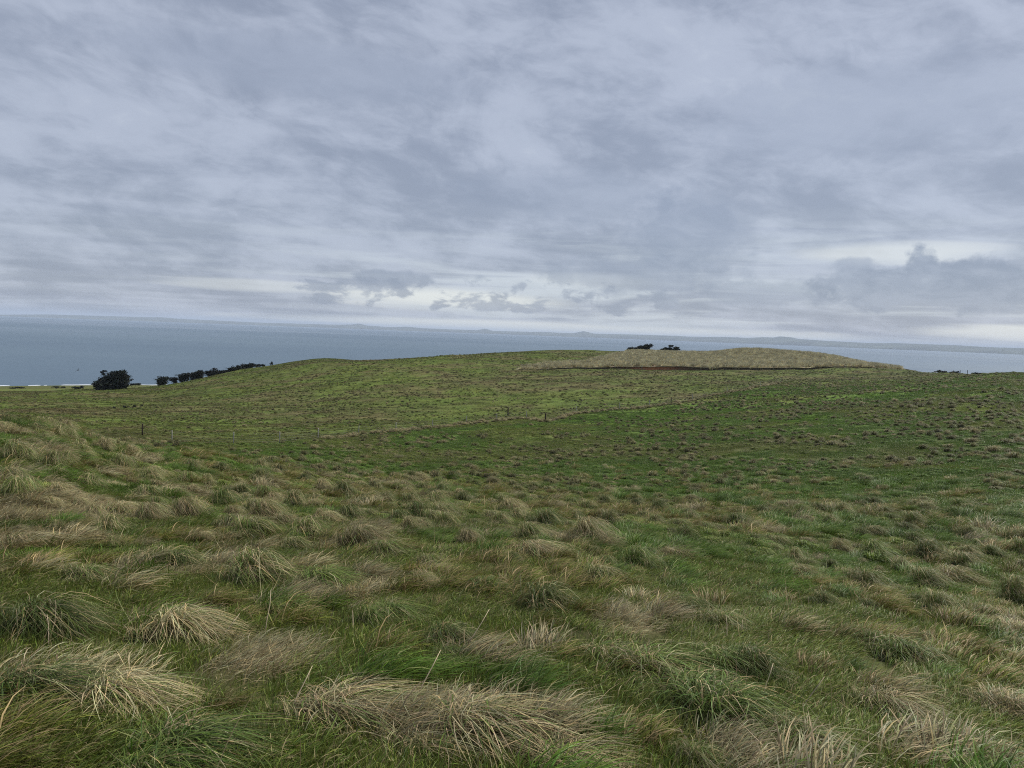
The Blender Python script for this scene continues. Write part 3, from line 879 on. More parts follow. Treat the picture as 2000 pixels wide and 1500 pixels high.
def tussock_proto(kind, v):
    key = (kind, v)
    if key not in TUS:
        g, d = tussock_parts(5000 + 50 * v + hash(kind) % 1 + {'straw': 0, 'mix': 1000, 'green': 2000, 'dark': 3000}[kind], kind)
        go = np_mesh('green_blades', g[0], [g[1], g[2]], [M_GREEN], g[3], True, link=False)
        do = np_mesh('dry_blades', d[0], [d[1], d[2]], [M_DRY], d[3], True, link=False)
        TUS[key] = (go.data, do.data); bpy.data.objects.remove(go); bpy.data.objects.remove(do)
    return TUS[key]


def place_tussock(x, y, width, kind, v, label, group, hscale=1.0, th=None):
    z = float(height(np.array(x), np.array(y)))
    n = normal_at(np.array([x]), np.array([y])); th = (0.22 + random.gauss(0, .35)) if th is None else th
    e = rot_from(n, np.array([th]))[0]
    o = empty('grass_tussock', (x, y, z - .01 * width)); o.rotation_euler = tuple(e); o.scale = (width, width, width * hscale)
    tag(o, label, 'tussock', group)
    for nm, me in zip(('green_blades', 'dry_blades'), tussock_proto(kind, v)):
        c = bpy.data.objects.new(nm, me); COL.objects.link(c); c.parent = o
    return o


# the big ones, read off the photograph: foot x, foot y, width in photo pixels, kind, label
HERO = [
    (490, 1135, 190, 'mix', 'large tussock combed sideways, green with a straw crest, left of centre'),
    (620, 1150, 170, 'green', 'dark green wind-bent tussock touching the large straw-crested one on its right'),
    (330, 1248, 200, 'straw', 'dome of pale combed straw standing alone in bright green turf'),
    (1250, 1322, 300, 'mix', 'broad shaggy tussock with reddish straw spilling over green, right of centre'),
    (1400, 1312, 190, 'green', 'green tussock with upright straws, right beside the broad shaggy one'),
    (868, 1258, 150, 'dark', 'low dark tussock with a brown parting, above the big straw mass'),
    (760, 1208, 180, 'green', 'green tussock with a few stiff straws, just above the picture centre bottom'),
    (945, 1162, 130, 'green', 'rounded green tussock between two straw-tipped stalk clumps'),
    (1030, 1082, 150, 'straw', 'brown and straw tussock with a dark foot, in the middle'),
    (1160, 1138, 120, 'mix', 'straw-topped tussock with a deep dark hollow underneath'),
    (1330, 1190, 150, 'green', 'wide dark green tussock swept flat below the shaded turf'),
    (1400, 1232, 130, 'mix', 'green tussock streaked with rusty blades, above the broad shaggy one'),
    (1745, 1288, 190, 'green', 'leaf-green tussock with one tall straw, far along the right slope'),
    (1985, 1250, 170, 'straw', 'grey-brown straw tussock cut by the right picture edge'),
    (1860, 1142, 120, 'straw', 'brown tussock with rough grey top, upper right of the near turf'),
    (1400, 1405, 380, 'green', 'very broad low mound of glossy green blades near the bottom'),
    (60, 1232, 210, 'dark', 'dark tussock with tan blades at the left picture edge'),
    (50, 1372, 270, 'dark', 'large dark green tussock low on the left picture edge'),
    (350, 1482, 460, 'green', 'biggest long-bladed green tussock in the bottom left'),
    (900, 1442, 430, 'straw', 'biggest mass of flattened pale straw at the bottom middle'),
    (640, 1400, 300, 'straw', 'tall straw tussock leaning over beside the biggest straw mass'),
    (1095, 1492, 300, 'straw', 'straw tussock cut by the bottom edge right of the middle'),
    (200, 1372, 260, 'straw', 'long swept straw tail beside the large dark left-edge tussock'),
    (745, 1088, 130, 'mix', 'shaggy grey-green tussock uphill of the stiff-strawed one'),
    (600, 1050, 120, 'mix', 'green tussock with a bright face, behind the large straw-crested one'),
    (480, 1052, 170, 'mix', 'wide combed straw and green tussock behind the large straw-crested one'),
    (862, 1002, 90, 'mix', 'dark-faced tussock on the brow, the larger of a close pair'),
    (795, 1003, 75, 'straw', 'straw tussock on the brow, left of the dark-faced one'),
    (692, 1006, 62, 'straw', 'small pale straw dome on the brow below the fence'),
    (590, 966, 62, 'straw', 'round straw dome with bright top on the left brow'),
    (462, 966, 70, 'dark', 'flat dark tussock on the left brow beside the pale straw sheet'),
    (278, 970, 100, 'mix', 'combed straw and green tussock at the edge of the pale straw sheet'),
    (170, 945, 70, 'mix', 'small combed tussock above the pale straw sheet'),
    (680, 935, 50, 'straw', 'sandy straw tussock on the skyline of the near brow'),
    (870, 1290, 120, 'green', 'small green tussock just below the low dark one'),
    (1470, 1320, 170, 'green', 'half-green tussock trailing from the right end of the broad shaggy one'),
    (1720, 1390, 170, 'straw', 'tan tussock with upright tips in the lower right turf'),
    (1950, 1400, 190, 'straw', 'pale feathery straw tussock low on the right picture edge'),
    (1560, 1480, 220, 'mix', 'tangled green and tan tussock cut by the bottom edge on the right'),
    (1880, 1490, 260, 'mix', 'wide tangled tussock in the bottom right corner'),
    (1440, 1002, 60, 'straw', 'small tan tussock alone at the top of the near turf'),
    (1010, 1010, 70, 'straw', 'low tan tussock at the brow in the middle'),
    (560, 1195, 130, 'green', 'flat leaf-green tussock below the dark green wind-bent one'),
    (150, 1135, 130, 'mix', 'tan and green tussock on the left, above the left-edge dark one'),
    (320, 1105, 130, 'dark', 'flattened dark tussock left of the large straw-crested one'),
    (40, 1070, 150, 'straw', 'pale straw heap on the left edge under the straw sheet'),
    (1560, 1128, 90, 'straw', 'little straw tussock on the right of the shaded turf'),
    (1310, 1090, 85, 'straw', 'brown straw tussock above the shaded turf'),
]


_ONES = 'zero one two three four five six seven eight nine ten eleven twelve thirteen fourteen fifteen sixteen seventeen eighteen nineteen'.split()
_TENS = 'zero ten twenty thirty forty fifty sixty seventy eighty ninety hundred'.split()


def words100(v):
    v = int(round(min(max(v, 0), 100)))
    return _ONES[v] if v < 20 else _TENS[v // 10] + ('-' + _ONES[v % 10] if v % 10 else '')


def build_tussocks():
    pos = []
    GN = 'large tussocks on the near hillside'
    for i, (px, py, w, kind, lab) in enumerate(HERO):
        p = pix_ground(px, min(py, 1499)) if py <= 1499 else pix_ground(px, py)
        r = math.hypot(p.x, p.y); dist = math.sqrt(r * r + (EYE - p.z) ** 2)
        wid = min(w / FPX * dist, 1.25)
        place_tussock(p.x, p.y, wid, kind, i % 4, lab, GN, hscale=(random.uniform(.8, 1.1) if w < 250 else .62) * (.8 if kind == 'straw' else 1.0))
        pos.append((p.x, p.y, wid))
    # the others, spread by how thickly they stand in the photograph
    P = []
    for (r0, r1, dens) in ((3.2, 9, 1.1), (9, 22, 1.1), (22, 45, 1.0), (45, 130, .95), (130, 215, .75), (215, 300, .25)):
        P.append(sector_points(r0, r1, dens))
    P = np.concatenate(P); x, y = P[:, 0], P[:, 1]; r = np.hypot(x, y); az = np.arctan2(x, y)
    clump = fbm(x, y, 7, 3, 71); keep = rng.uniform(0, 1, len(P)) < sstep(.30, .62, clump) * 1.15
    bf = beyond_fence(x, y) > .5
    keep &= ~(bf & (rng.uniform(0, 1, len(P)) > np.where(az > .25, .6, .15 + .6 * sstep(.45, .6, fbm(x, y, 16, 3, 151)))))
    keep &= ~((az < .0) & (r > 45) & ~bf & (rng.uniform(0, 1, len(P)) > .5)) & (dune(x, y) < .3)
    keep &= in_view(x, y, 30) & visible(x, y, .3)
    P = P[keep]
    # a denser dry line of tussocks along the fence
    fl = []
    for a, b in zip(FENCE[4:-1], FENCE[5:]):
        ln = (b - a).length; n = max(2, int(ln / .32))
        for k in range(n):
            t = (k + random.random()) / n; q = a.lerp(b, t); fl.append((q.x + random.gauss(0, .3), q.y + random.gauss(0, .3)))
    fl = np.array(fl); nfl = len(fl)
    n0 = len(P); P = np.concatenate([P, fl]); x, y = P[:, 0], P[:, 1]; r = np.hypot(x, y)
    isf = np.arange(len(P)) >= n0
    wid = np.where(isf, rng.uniform(.7, 1.35, len(P)), (.34 + .75 * rng.uniform(0, 1, len(P)) ** 1.7) * (0.8 + .5 * fbm(x, y, 20, 2, 73)))
    wid = np.where((beyond_fence(x, y) > .5) & ~isf, wid * .75, wid)
    ok = np.ones(len(P), bool)
    for (hx, hy, hw) in pos: ok &= np.hypot(x - hx, y - hy) > .4 * (hw + wid)
    P, x, y, r, wid, isf = P[ok], x[ok], y[ok], r[ok], wid[ok], isf[ok]
    # thin out overlapping neighbours
    order = np.argsort(r); taken = []
    sel = []
    cell = {}
    for i in order:
        c = (int(x[i] // 1.0), int(y[i] // 1.0)); bad = False
        for dx in (-1, 0, 1):
            for dy in (-1, 0, 1):
                for j in cell.get((c[0] + dx, c[1] + dy), ()):
                    if math.hypot(x[i] - x[j], y[i] - y[j]) < (.12 if isf[i] and isf[j] else .36) * (wid[i] + wid[j]): bad = True
        if not bad: cell.setdefault(c, []).append(i); sel.append(i)
    sel = np.array(sel); P, x, y, r, wid, isf = P[sel], x[sel], y[sel], r[sel], wid[sel], isf[sel]
    dr = dryness(x, y); u = rng.uniform(0, 1, len(P))
    kind = np.where(isf, np.where(u < .88, 0, 1), np.where(dr + .5 * (u - .5) > .42, 0, np.where(u < .55, 1, np.where(u < .80, 3, 2))))
    names = ['straw', 'mix', 'green', 'dark']
    size = wid / r
    big = np.argsort(-size)[:300 - len(HERO)]
    looks = {'straw': 'straw-coloured', 'mix': 'straw-and-green', 'green': 'leaf-green', 'dark': 'dark green'}
    z = height(x, y); px, py = project(x, y, z + .12 * wid)
    seen = set()
    for i in big:
        kd = names[kind[i]]; s = 'large' if wid[i] > .85 else ('small' if wid[i] < .6 else 'middling')
        where = ('along the fence' if isf[i] else 'beyond the fence' if beyond_fence(x[i], y[i]) > .5 else
                 'on the near hillside' if r[i] < 24 else 'on the brow' if px[i] < 900 else 'in the green hollow')
        ax, ay = words100(px[i] / 20), words100(py[i] / 15)
        lab = f'{s} {looks[kd]} tussock {where}, {ax} percent across, {ay} percent down'
        q = 0
        while lab in seen:
            tenth = int(px[i] / 2) % 10 if q == 0 else q; q += 1
            lab = f'{s} {looks[kd]} tussock {where}, {words100(int(px[i] / 20))} point {_ONES[tenth]} percent across, {ay} percent down'
        seen.add(lab)
        place_tussock(x[i], y[i], wid[i], kd, random.randrange(4), lab, 'tussocks dotted over the pasture', hscale=random.uniform(1.0, 1.6))
    rest = np.setdiff1d(np.arange(len(P)), big)
    ms = []
    for kd in names:
        for v in range(3):
            g, d = tussock_parts(9000 + 40 * v, kd, fine=False)
            cg = g[3] * np.array([.105, .118, .038]); cdry = d[3] * np.array([.385, .332, .175])
            ms.append(join_blades([(g[0], g[1], g[2], cg), (d[0], d[1], d[2], cdry)]))
    coll = hidden_collection('far_tussock_kinds', ms)
    s = wid[rest]; v = rng.uniform(.65, 1.25, len(rest))
    scatter('small_tussocks', P[rest], np.stack([s, s, s * rng.uniform(.9, 1.4, len(rest))], -1), kind[rest] * 3 + rng.integers(0, 3, len(rest)),
            np.stack([v, v, v], -1), coll, 'countless small tussocks dotted over the far side of the hollow', .5, cat='tussocks')
    S_ = sector_points(2.2, 26, 2.2); S_ = S_[in_view(S_[:, 0], S_[:, 1], 40, .6)]
    S_ = S_[rng.uniform(0, 1, len(S_)) < sstep(.42, .62, fbm(S_[:, 0], S_[:, 1], 2.4, 3, 95)) * np.clip(6 / np.hypot(S_[:, 0], S_[:, 1]), .35, 1)]
    ms = [blades(5, .12, .42, .0030, .22, .06, .55, 4, 7700 + k, tint_plain(.6, 1.4), lean0=.25) for k in range(8)]
    coll = hidden_collection('stray_stem_kinds', ms); s = rng.uniform(.6, 1.4, len(S_)); rr_ = np.hypot(S_[:, 0], S_[:, 1])
    scatter('stray_stems', S_, np.stack([s, s, s], -1), rng.integers(0, 8, len(S_)), np.array([.42, .34, .20]) * rng.uniform(.6, 1.2, (len(S_), 1)), coll, 'thin dead stems poking out of the near turf', .9)
    # low hummocks of the turf itself
    H_ = np.concatenate([sector_points(14, 60, 1.1), sector_points(60, 130, .85), sector_points(130, 330, .30)])
    H_ = H_[in_view(H_[:, 0], H_[:, 1], 20)]; H_ = H_[visible(H_[:, 0], H_[:, 1], .25) & (dune(H_[:, 0], H_[:, 1]) < .2)]
    hx, hy = H_[:, 0], H_[:, 1]; hr = np.hypot(hx, hy)
    H_ = H_[rng.uniform(0, 1, len(H_)) < (.25 + sstep(.35, .6, fbm(hx, hy, 9, 3, 141))) * (1 - .35 * beyond_fence(hx, hy))]; hx, hy = H_[:, 0], H_[:, 1]; hr = np.hypot(hx, hy)
    ms = []
    for v in range(6):
        g, d = tussock_parts(9600 + 40 * v, 'green', fine=False)
        ms.append(join_blades([(g[0], g[1], g[2], g[3]), (d[0], d[1], d[2], d[3] * np.array([1.9, 1.35, 2.2]))]))
    coll = hidden_collection('hummock_kinds', ms); n = len(H_)
    s = rng.uniform(.35, .85, n) * np.clip(hr / 110, 1, 1.5); c = zone_color(hx, hy) * rng.uniform(.8, 1.2, (n, 1))
    scatter('turf_hummocks', H_, np.stack([s, s, s * rng.uniform(.5, .95, n)], -1), rng.integers(0, 6, n), c, coll, 'low green hummocks all over the turf of the hollow', .6)
    # tall pale grass clumps on the dune
    D_ = sector_points(230, 345, .55, .6); D_ = D_[dune(D_[:, 0], D_[:, 1]) > .5]; D_ = D_[in_view(D_[:, 0], D_[:, 1]) & visible(D_[:, 0], D_[:, 1], .6)]
    ms = [blades(130, .45, .95, .075, .35, .35, .5, 3, 7000 + k, tint_plain(.5, 1.4), lean0=.25, fan=.3) for k in range(5)]
    coll = hidden_collection('dune_clump_kinds', ms)
    s = rng.uniform(.8, 1.6, len(D_)); v = rng.uniform(.6, 1.25, len(D_))[:, None] * np.array([.49, .445, .27])
    scatter('dune_grass', D_, np.stack([s, s, s * .9], -1), rng.integers(0, 5, len(D_)), v, coll, 'tall pale grass covering the dune above the bare bank', .3)


build_tussocks()


# ------------------------------------------------------------------ small things
def tube(path, radii, sides=6):
    """closed tube along a path: returns co, quads, tris"""
    path = [Vector(p) for p in path]; V = []; Q = []; T = []
    for k, p in enumerate(path):
        d = (path[min(k + 1, len(path) - 1)] - path[max(k - 1, 0)]).normalized()
        a = d.orthogonal().normalized(); b = d.cross(a)
        if abs(d.z) < .9: a = Vector((-d.y, d.x, 0)).normalized(); b = d.cross(a)
        else: a = (Vector((1, 0, 0)) - d * d.x).normalized(); b = d.cross(a)
        for s in range(sides):
            t = 2 * math.pi * s / sides; V.append(p + (a * math.cos(t) + b * math.sin(t)) * radii[k])
    for k in range(len(path) - 1):
        for s in range(sides): Q.append((k * sides + s, k * sides + (s + 1) % sides, (k + 1) * sides + (s + 1) % sides, (k + 1) * sides + s))
    for base, p, flip in ((0, path[0], True), ((len(path) - 1) * sides, path[-1], False)):
        c = len(V); V.append(p)
        for s in range(sides):
            t = (base + s, base + (s + 1) % sides, c); T.append(t[::-1] if flip else t)
    return np.array([tuple(v) for v in V]), np.array(Q), np.array(T)


def merge(parts):
    C, Q, T = [], [], []; off = 0
    for co, q, t in parts:
        C.append(co); off0 = off
        if len(q): Q.append(np.asarray(q) + off0)
        if len(t): T.append(np.asarray(t) + off0)
        off += len(co)
    return np.concatenate(C), (np.concatenate(Q) if Q else np.zeros((0, 4), int)), (np.concatenate(T) if T else np.zeros((0, 3), int))


M_WOOD = simple_mat('weathered_post', (.055, .042, .032), .9, .2, .4, 9.0, .4)
M_GREYPOST = simple_mat('grey_batten', (.32, .31, .29), .85, .2, .3, 9.0, .3)
M_WIRE = simple_mat('galvanised_wire', (.25, .25, .25), .5, .5, .1, 3.0)
M_STALK = blade_mat('dry_stalk', False, (.58, .48, .32))
M_TRUNK = simple_mat('dark_bark', (.035, .030, .026), .95, .1, .3, 2.0)


def post_mesh(name, p, h, rad, mt, lean=(0, 0), sides=8, parent=None):
    top = Vector((lean[0], lean[1], h)); V, Q, T = tube([(0, 0, -.15), top * .5, top * .93, top], [rad * 1.05, rad, rad * .98, rad * .8], sides)
    o = np_mesh(name, V, [Q, T], [mt]); o.location = p
    if parent is not None: o.parent = parent
    return o


def build_fences():
    def fence(pts, label, kinds):
        root = empty('wire_fence', pts[0]); tag(root, label, 'fence')
        tops = []
        for k, p in enumerate(pts):
            lean = (random.gauss(0, .02), random.gauss(0, .02))
            if kinds[k] == 'p': post_mesh('post', p - pts[0], 1.3, .11, M_WOOD, lean, 8, root)
            else: post_mesh('batten', p - pts[0], 1.2, .048, M_GREYPOST, lean, 6, root)
        for hgt in (.22, .45, .70, 1.0):
            V, Q, T = tube([p - pts[0] + Vector((0, .04, hgt)) for p in pts], [.003] * len(pts), 4)
            w = np_mesh('wire', V, [Q, T], [M_WIRE]); w.parent = root
    fence(FENCE[1:11], 'wire fence on pale battens crossing the pasture below the hill', 'bbbbbbbbbb')
    fence(FENCE[11:], 'wire fence climbing from the dark post up the grassy ridge', 'pbbbbbbb')
    p = pix_ground(278, 851, 45); tag(post_mesh('fence_post', p, 1.35, .085, M_WOOD, (.02, 0)), 'thick weathered post alone in pasture left of the fence end', 'post')
    p = pix_ground(992, 812, 45); tag(post_mesh('fence_post', p, 1.35, .11, M_WOOD, (0, .01)), 'dark post standing just uphill of the fence, left of the corner post', 'post')
    p = pix_ground(693, 701, 150); tag(post_mesh('fence_post', p, 1.2, .06, M_WOOD), 'tiny post on the crest of the left hill against the sea', 'post')
    for px, py, lab in ((1875, 732, 'left one of two thin posts on the right skyline beside dark bushes'), (1889, 733, 'right one of two thin posts on the right skyline')):
        p = pix_ground(px, py, 100); tag(post_mesh('fence_post', p, 1.15, .06, M_WOOD), lab, 'post', 'posts on the skyline')
    p = pix_ground(1311, 788, 60); tag(post_mesh('fence_post', p, 1.1, .06, M_WOOD), 'thin dark post in the pasture above the ridge fence', 'post')


STALKS = [((515, 1245), (528, 1152)), ((805, 1375), (860, 1270)), ((740, 1215), (745, 1187)), ((720, 1170), (714, 1145)), ((765, 1155), (790, 1117)), ((95, 1270), (91, 1200)),
          ((420, 1262), (468, 1198)), ((1420, 1260), (1417, 1200)), ((1395, 1250), (1398, 1220)), ((1447, 1250), (1450, 1210)), ((1630, 1310), (1616, 1272)), ((1485, 1372), (1510, 1295)),
          ((1845, 1450), (1841, 1377)), ((1700, 1280), (1710, 1235)), ((1455, 1325), (1452, 1280)), ((1540, 1197), (1547, 1165)), ((1940, 1415), (1932, 1380)), ((1270, 1430), (1273, 1395)),
          ((900, 1280), (955, 1190)), ((690, 1235), (686, 1180)), ((560, 1400), (610, 1300)), ((1560, 1390), (1610, 1322))]


def build_stalks():
    for i, ((bx, by), (tx, ty)) in enumerate(STALKS):
        p = pix_ground(bx, by); q = p - Vector((0, 0, EYE)); dist = q.length
        d = pix_dir(tx, ty); top = d * dist + Vector((0, 0, EYE)); v = top - p
        bend = Vector((random.uniform(.0, .06), random.uniform(-.03, .03), 0)) * v.length
        path = [Vector((0, 0, -.03)), v * .35 + bend * .3, v * .7 + bend * .6, v + bend * .2]
        V, Q, T = tube(path, [.0042, .0038, .0032, .0018], 5)
        o = np_mesh('dry_grass_stalk', V, [Q, T], [M_STALK], np.ones((len(V), 3))); o.location = p
        lean = 'upright' if abs(tx - bx) < 12 else ('right-leaning' if tx > bx else 'left-leaning')
        tag(o, f'thin pale {lean} grass stalk, {words100(tx / 20)} percent across, {words100(ty / 15)} percent down', 'grass stalk', 'single stalks standing above the turf')


def leaf_mat():
    mt, N, out = mat('dark_needles')
    a = N.new('ShaderNodeAttribute', attribute_name='tint', attribute_type='GEOMETRY')
    b = N.new('ShaderNodeBsdfPrincipled'); N.link(N.mix(1.0, a.outputs['Color'], rgb(.026, .030, .022), 'MULTIPLY'), b.inputs['Base Color'])
    b.inputs['Roughness'].default_value = .8; b.inputs['Specular IOR Level'].default_value = .1
    N.link(b.outputs[0], out.inputs[0]); return mt


M_LEAF = leaf_mat()


def foliage(lobes, per_m2, leaf, seed, sweep=.5):
    """many small leaf sprays through ellipsoid lobes (centre, radii), swept to +x by the wind"""
    g = np.random.default_rng(seed); C = []; T = []; K = []; off = 0
    for (c, rad) in lobes:
        rad = np.array(rad, float); n = int(max(40, per_m2 * (rad[0] * rad[1] + rad[0] * rad[2] + rad[1] * rad[2]) * 4))
        d = g.normal(0, 1, (n, 3)); d /= np.linalg.norm(d, axis=1, keepdims=True)
        rr = g.uniform(0.25, 1.0, n) ** .45
        lump = .8 + .35 * np.sin(d[:, 0] * 5 + seed) * np.sin(d[:, 1] * 4 + 1) + .25 * np.sin(d[:, 2] * 7 + 2 * seed)
        p = np.array(c) + d * rad * (rr * np.clip(lump, .55, 1.2))[:, None]
        ax = g.normal(0, 1, (n, 3)); ax[:, 0] = np.abs(ax[:, 0]) + sweep * 2; ax[:, 2] = ax[:, 2] * .5 + .25; ax /= np.linalg.norm(ax, axis=1, keepdims=True)
        sd = np.cross(ax, g.normal(0, 1, (n, 3))); sd /= np.maximum(np.linalg.norm(sd, axis=1, keepdims=True), 1e-3)
        L = leaf * g.uniform(.6, 1.6, n)[:, None]; W = leaf * .45 * g.uniform(.6, 1.4, n)[:, None]
        co = np.stack([p - sd * W * .5, p + sd * W * .5, p + ax * L * .6 + sd * W * .6, p + ax * L, p + ax * L * .6 - sd * W * .6], 1)
        b = off + np.arange(n)[:, None] * 5
        T += [b + np.array([[0, 1, 2]]), b + np.array([[0, 2, 4]]), b + np.array([[4, 2, 3]])]
        C.append(co.reshape(-1, 3)); v = g.uniform(.5, 1.7, n)[:, None] * np.array([1, 1, 1]) * (1 + g.uniform(-.2, .2, (n, 3))); K.append(np.repeat(v, 5, 0)); off += n * 5
    return np.concatenate(C), np.concatenate(T), np.concatenate(K)


def tree(name, label, px, r, lobes_px, ground_py, group=None, leaf=.55, per=5.0, seed=0, cat='tree', stems=1, foliage_name='crown', stem_name='trunk'):
    """lobes in photo pixels (cx, cy, half width, half height), all at distance r"""
    base = at_range(px, ground_py, r)
    root = empty(name, base); tag(root, label, cat, group)
    s = math.sqrt(r * r + (EYE - base.z) ** 2) / FPX * 1.0
    lobes = []; tubes = []
    for k, (cx, cy, hw, hh) in enumerate(lobes_px):
        d = pix_dir(cx, cy); q = Vector((d.x, d.y, d.z)) * (r / math.hypot(d.x, d.y)) + Vector((0, 0, EYE)) - base
        dep = min(hw, hh * 2.2) * s
        q.y += random.uniform(-.4, .4) * dep
        lobes.append(((q.x, q.y, q.z), (hw * s, dep, hh * s)))
        gz = float(height(np.array(base.x + q.x), np.array(base.y + q.y))) - base.z
        if hh > 2.9 and q.z - hh * s * .8 > gz and q.z - gz < 4 * hh * s:          # boughs hanging to the ground
            low = .5 * (gz + q.z - hh * s * .3); lobes.append(((q.x * .92, q.y, low), (hw * s * .85, dep * .8, max(.3, (q.z - gz) * .5))))
    xs = [l[0][0] for l in lobes]
    for k, (c, rad) in enumerate(lobes):
        foot = Vector((c[0] * .45 - .3, c[1] * .5, -.3)); c = Vector(c)
        fz = float(height(np.array(base.x + foot.x), np.array(base.y + foot.y))) - base.z - .3; foot.z = min(fz, c.z - .2)
        mid = foot.lerp(c, .5) + Vector((-.25, 0, .1)); tr = max(.05, min(.28, rad[2] * .16))
        tubes.append(tube([foot, mid, c, c + Vector((rad[0] * .7, 0, rad[2] * .5))], [tr, tr * .75, tr * .5, tr * .15], 6))
        for e in range(2):
            ang = random.uniform(-.6, .9); tip = c + Vector((rad[0] * .9 * math.cos(ang), random.uniform(-.5, .5) * rad[1], rad[2] * .95 * math.sin(ang)))
            tubes.append(tube([mid, mid.lerp(tip, .6), tip], [tr * .5, tr * .35, tr * .1], 5))
    V, Q, T = merge(tubes); t = np_mesh(stem_name, V, [Q, T], [M_TRUNK], None, True); t.parent = root
    C, T, K = foliage(lobes, per, leaf, seed); c = np_mesh(foliage_name, C, [T], [M_LEAF], K); c.parent = root
    return root


def crest_r(px, lo=120, hi=420):
    a = pix_az(px, 735); r = np.linspace(lo, hi, 600)
    return float(r[int(np.argmax((height(r * math.sin(a), r * math.cos(a)) - EYE) / r))])


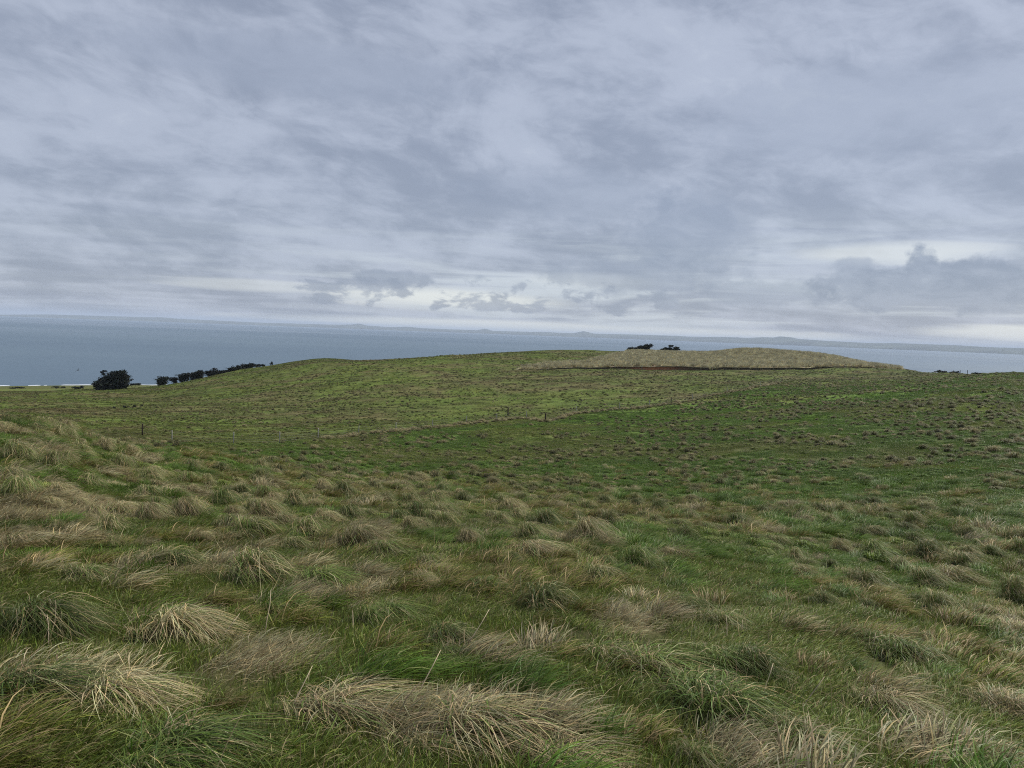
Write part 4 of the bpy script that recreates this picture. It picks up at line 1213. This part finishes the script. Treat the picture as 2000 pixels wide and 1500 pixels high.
def build_trees():
    G1 = 'trees along the foot of the left hill'; G2 = 'trees on the dune skyline'
    tree('conifer_tree', 'largest dark round-topped tree standing alone on the left by the shore', 222, 318,
         [(226, 742, 20, 13), (236, 736, 14, 11), (218, 735, 12, 8), (205, 747, 17, 9), (194, 750, 11, 6), (243, 744, 9, 11), (226, 729, 9, 4)], 756, None, .6, 8, 1)
    tree('conifer_tree', 'sparse ragged treetop rising from the left side of the largest tree', 200, 324,
         [(201, 731, 4, 2.4), (204, 725, 4, 1.8), (198, 727, 3, 1.6), (203, 737, 4, 2), (197, 742, 4, 4)], 756, None, .5, 9, 2)
    row = [(314, 741, [(316, 741, 11, 5.5), (310, 743, 6, 4), (322, 739, 6, 4)], 'low rounded tree at the left end of the row under the hill'),
           (340, 742, [(341, 740, 6, 3.4), (336, 743, 8, 2.2)], 'smallest gap-filling tree second from the left in the row'),
           (358, 736, [(355, 734, 7, 4), (364, 732, 8, 4.5), (352, 738, 6, 3)], 'gappy tree with sky showing through, third in the row'),
           (384, 733, [(384, 731, 11, 6), (392, 727, 9, 4.2), (375, 732, 8, 5)], 'broad dense tree, highest mass of the left half of the row'),
           (412, 729, [(410, 729, 11, 5.5), (418, 721, 6, 2.0), (420, 727, 8, 5)], 'tree with a flat wind-blown tuft poking above the row'),
           (434, 728, [(434, 727, 10, 3.2), (441, 725, 7, 2.6)], 'low tree in the dip in the middle of the row'),
           (456, 722, [(455, 721, 10, 5), (464, 718, 9, 4.4), (447, 724, 7, 4)], 'dense sloping tree in the right half of the row'),
           (482, 717, [(480, 716, 11, 5), (490, 711.5, 6, 2.0), (488, 715, 7, 4)], 'tree with a wind-blown flag top near the right end of the row'),
           (503, 716, [(502, 714.5, 8, 2.8), (512, 713.5, 6, 2.2)], 'low shrubby tree sinking behind the hill in the row'),
           (530, 711, [(530, 710.5, 3.5, 2.2), (530, 708, 1.2, 2.2)], 'tiny pointed treetop at the right end of the row')]
    for k, (px, py, lobes, lab) in enumerate(row):
        if 0 < k < 9: lobes = lobes + [(px, py - 2.2, 15, 2.6)]
        tree('conifer_tree', lab, px, max(300, crest_r(px) + 6), lobes, py, G1, .5, 8, 10 + k)
    tree('conifer_tree', 'small round dark tree at the left end of the dune skyline', 1232, crest_r(1232) + 5, [(1232, 681.5, 6.5, 4.5), (1230, 684, 6, 4)], 687, G2, .5, 13, 31)
    tree('conifer_tree', 'wide slanting wind-shorn tree on the dune skyline', 1255, crest_r(1255) + 7, [(1250, 680, 11, 4.5), (1262, 677.5, 11, 5), (1270, 674.5, 5, 2.6), (1245, 682, 8, 4), (1256, 683, 16, 3)], 687, G2, .5, 13, 32)
    tree('conifer_tree', 'low bushy tree left of the two-pronged one on the dune skyline', 1298, crest_r(1298) + 5, [(1299, 681.5, 7, 3.2), (1293, 683, 5, 2.4)], 687, G2, .5, 13, 33)
    tree('conifer_tree', 'gappy two-pronged wind-blown tree at the right of the dune skyline', 1313, crest_r(1313) + 7, [(1309, 675.5, 5, 2.6), (1308, 681, 5, 3.2), (1319, 679.5, 6, 2.8), (1316, 683, 8, 2.6), (1324, 682.5, 4, 2)], 687, G2, .45, 13, 34)
    # low dark bushes: px, py of the foot, distance, lobes, label
    G3 = 'low dark bushes near the skyline'
    bushes = [(1745, 719, crest_r(1745) + 3, [(1745, 718.5, 4.5, 1.6)], 'small dark bush on the skyline right of the dune', G3),
              (1836, 728, crest_r(1836) + 3, [(1833, 726, 7, 2.2), (1842, 726.5, 6, 2)], 'dark bush left of the two thin skyline posts', G3),
              (1862, 729, crest_r(1862) + 3, [(1862, 727.5, 7, 2.0), (1856, 728, 5, 1.6)], 'low dark bush closest to the two thin skyline posts', G3),
              (1905, 730, crest_r(1905) + 3, [(1903, 729.5, 8, 1.4), (1914, 730.3, 6, 1.2)], 'flat dark bush right of the two thin skyline posts', G3),
              (1975, 735, crest_r(1975) + 3, [(1972, 732, 7, 2.8), (1980, 732.5, 6, 2.2)], 'rounded dark bush near the right end of the skyline', G3),
              (1996, 735, crest_r(1996) + 3, [(1995, 731.5, 8, 2.6)], 'dark bush cut by the right picture edge on the skyline', G3),
              (262, 752, 360, [(266, 750.5, 10, 2), (258, 751, 5, 1.6)], 'low dark shrub just right of the largest tree', 'shrubs on the coastal flat'),
              (150, 759, 400, [(152, 757.5, 7, 1.8), (160, 756, 3.2, 2.6), (145, 757, 5, 1.6)], 'dark shrub with a raised right end on the coastal flat', 'shrubs on the coastal flat'),
              (112, 757, 470, [(110, 756, 8, 1.6), (122, 756.5, 5, 1.2)], 'flat dark shrub on the coastal flat left of the raised one', 'shrubs on the coastal flat'),
              (35, 758, 450, [(36, 757, 10, 1.5), (24, 758, 7, 1.3)], 'dull flat shrub on the coastal flat near the left edge', 'shrubs on the coastal flat'),
              (70, 767, 330, [(70, 766, 12, 1.5)], 'brownish low shrub below the coastal flat', 'shrubs on the coastal flat')]
    for k, (px, py, r, lobes, lab, grp) in enumerate(bushes):
        tree('dark_bush', lab, px, r, lobes, py, grp, .45, 12, 50 + k, 'bush', foliage_name='foliage', stem_name='stem')
    for k, (px, py, w, lab) in enumerate(((222, 798, 2.2, 'leftmost tiny dark shrub in the dip on the left slope'), (242, 797, 3.2, 'largest tiny dark shrub in the dip on the left slope'),
                                          (249, 796.5, 2.4, 'tiny dark shrub right beside the largest in the dip'), (262, 795, 2.6, 'fourth tiny dark shrub along the dip'),
                                          (275, 793.5, 2.2, 'rightmost tiny dark shrub in the dip on the left slope'))):
        p = pix_ground(px, py, 80); r = math.hypot(p.x, p.y)
        tree('dark_bush', lab, px, r, [(px, py - w * .7, w, w * .8), (px + w * .6, py - w * .5, w * .7, w * .6)], py, 'tiny shrubs in the dip', .22, 14, 70 + k, 'bush', foliage_name='foliage', stem_name='stem')


def build_bird():
    d = pix_dir(152, 723); r = 210.0; p = d * (r / math.hypot(d.x, d.y)) + Vector((0, 0, EYE))
    co = []; Q = []
    # body and wings as one skin: stations across the span, a diamond section at each
    st = [(-.62, .16, .22, .03, .008), (-.45, .06, .10, .06, .014), (-.25, -.02, .13, .09, .02), (-.07, -.10, .24, .02, .06), (.07, -.10, .24, .02, .06), (.25, -.02, .13, .09, .02), (.45, .06, .10, .06, .014), (.62, .16, .22, .03, .008)]
    for (x, y, ch, z, t) in st:
        zz = .26 * abs(x) + z * .3
        co += [(x, y - ch * .5, zz), (x, y, zz + t), (x, y + ch * .5, zz), (x, y, zz - t)]
    for k in range(len(st) - 1):
        for s in range(4): Q.append((4 * k + s, 4 * k + (s + 1) % 4, 4 * k + 4 + (s + 1) % 4, 4 * k + 4 + s))
    Q += [(0, 3, 2, 1), (28, 29, 30, 31)]
    b = len(co)
    body = [(0, .42, .00, .01), (0, .32, .03, .035), (0, .12, .03, .07), (0, -.12, .02, .075), (0, -.32, .01, .04), (0, -.50, .0, .02)]
    for (x, y, z, rr) in body:
        for s in range(6): co.append((rr * math.cos(s * math.pi / 3), y, z + rr * math.sin(s * math.pi / 3)))
    for k in range(5):
        for s in range(6): Q.append((b + 6 * k + s, b + 6 * k + (s + 1) % 6, b + 6 * k + 6 + (s + 1) % 6, b + 6 * k + 6 + s))
    o = np_mesh('seabird', co, [Q], [simple_mat('dark_plumage', (.03, .03, .032), .7, .2, .2, 8.0)], None, True)
    o.location = p; o.rotation_euler = (.25, -.75, .9); tag(o, 'small dark bird gliding over the sea on the left', 'bird')


build_fences(); build_stalks(); build_trees(); build_bird()
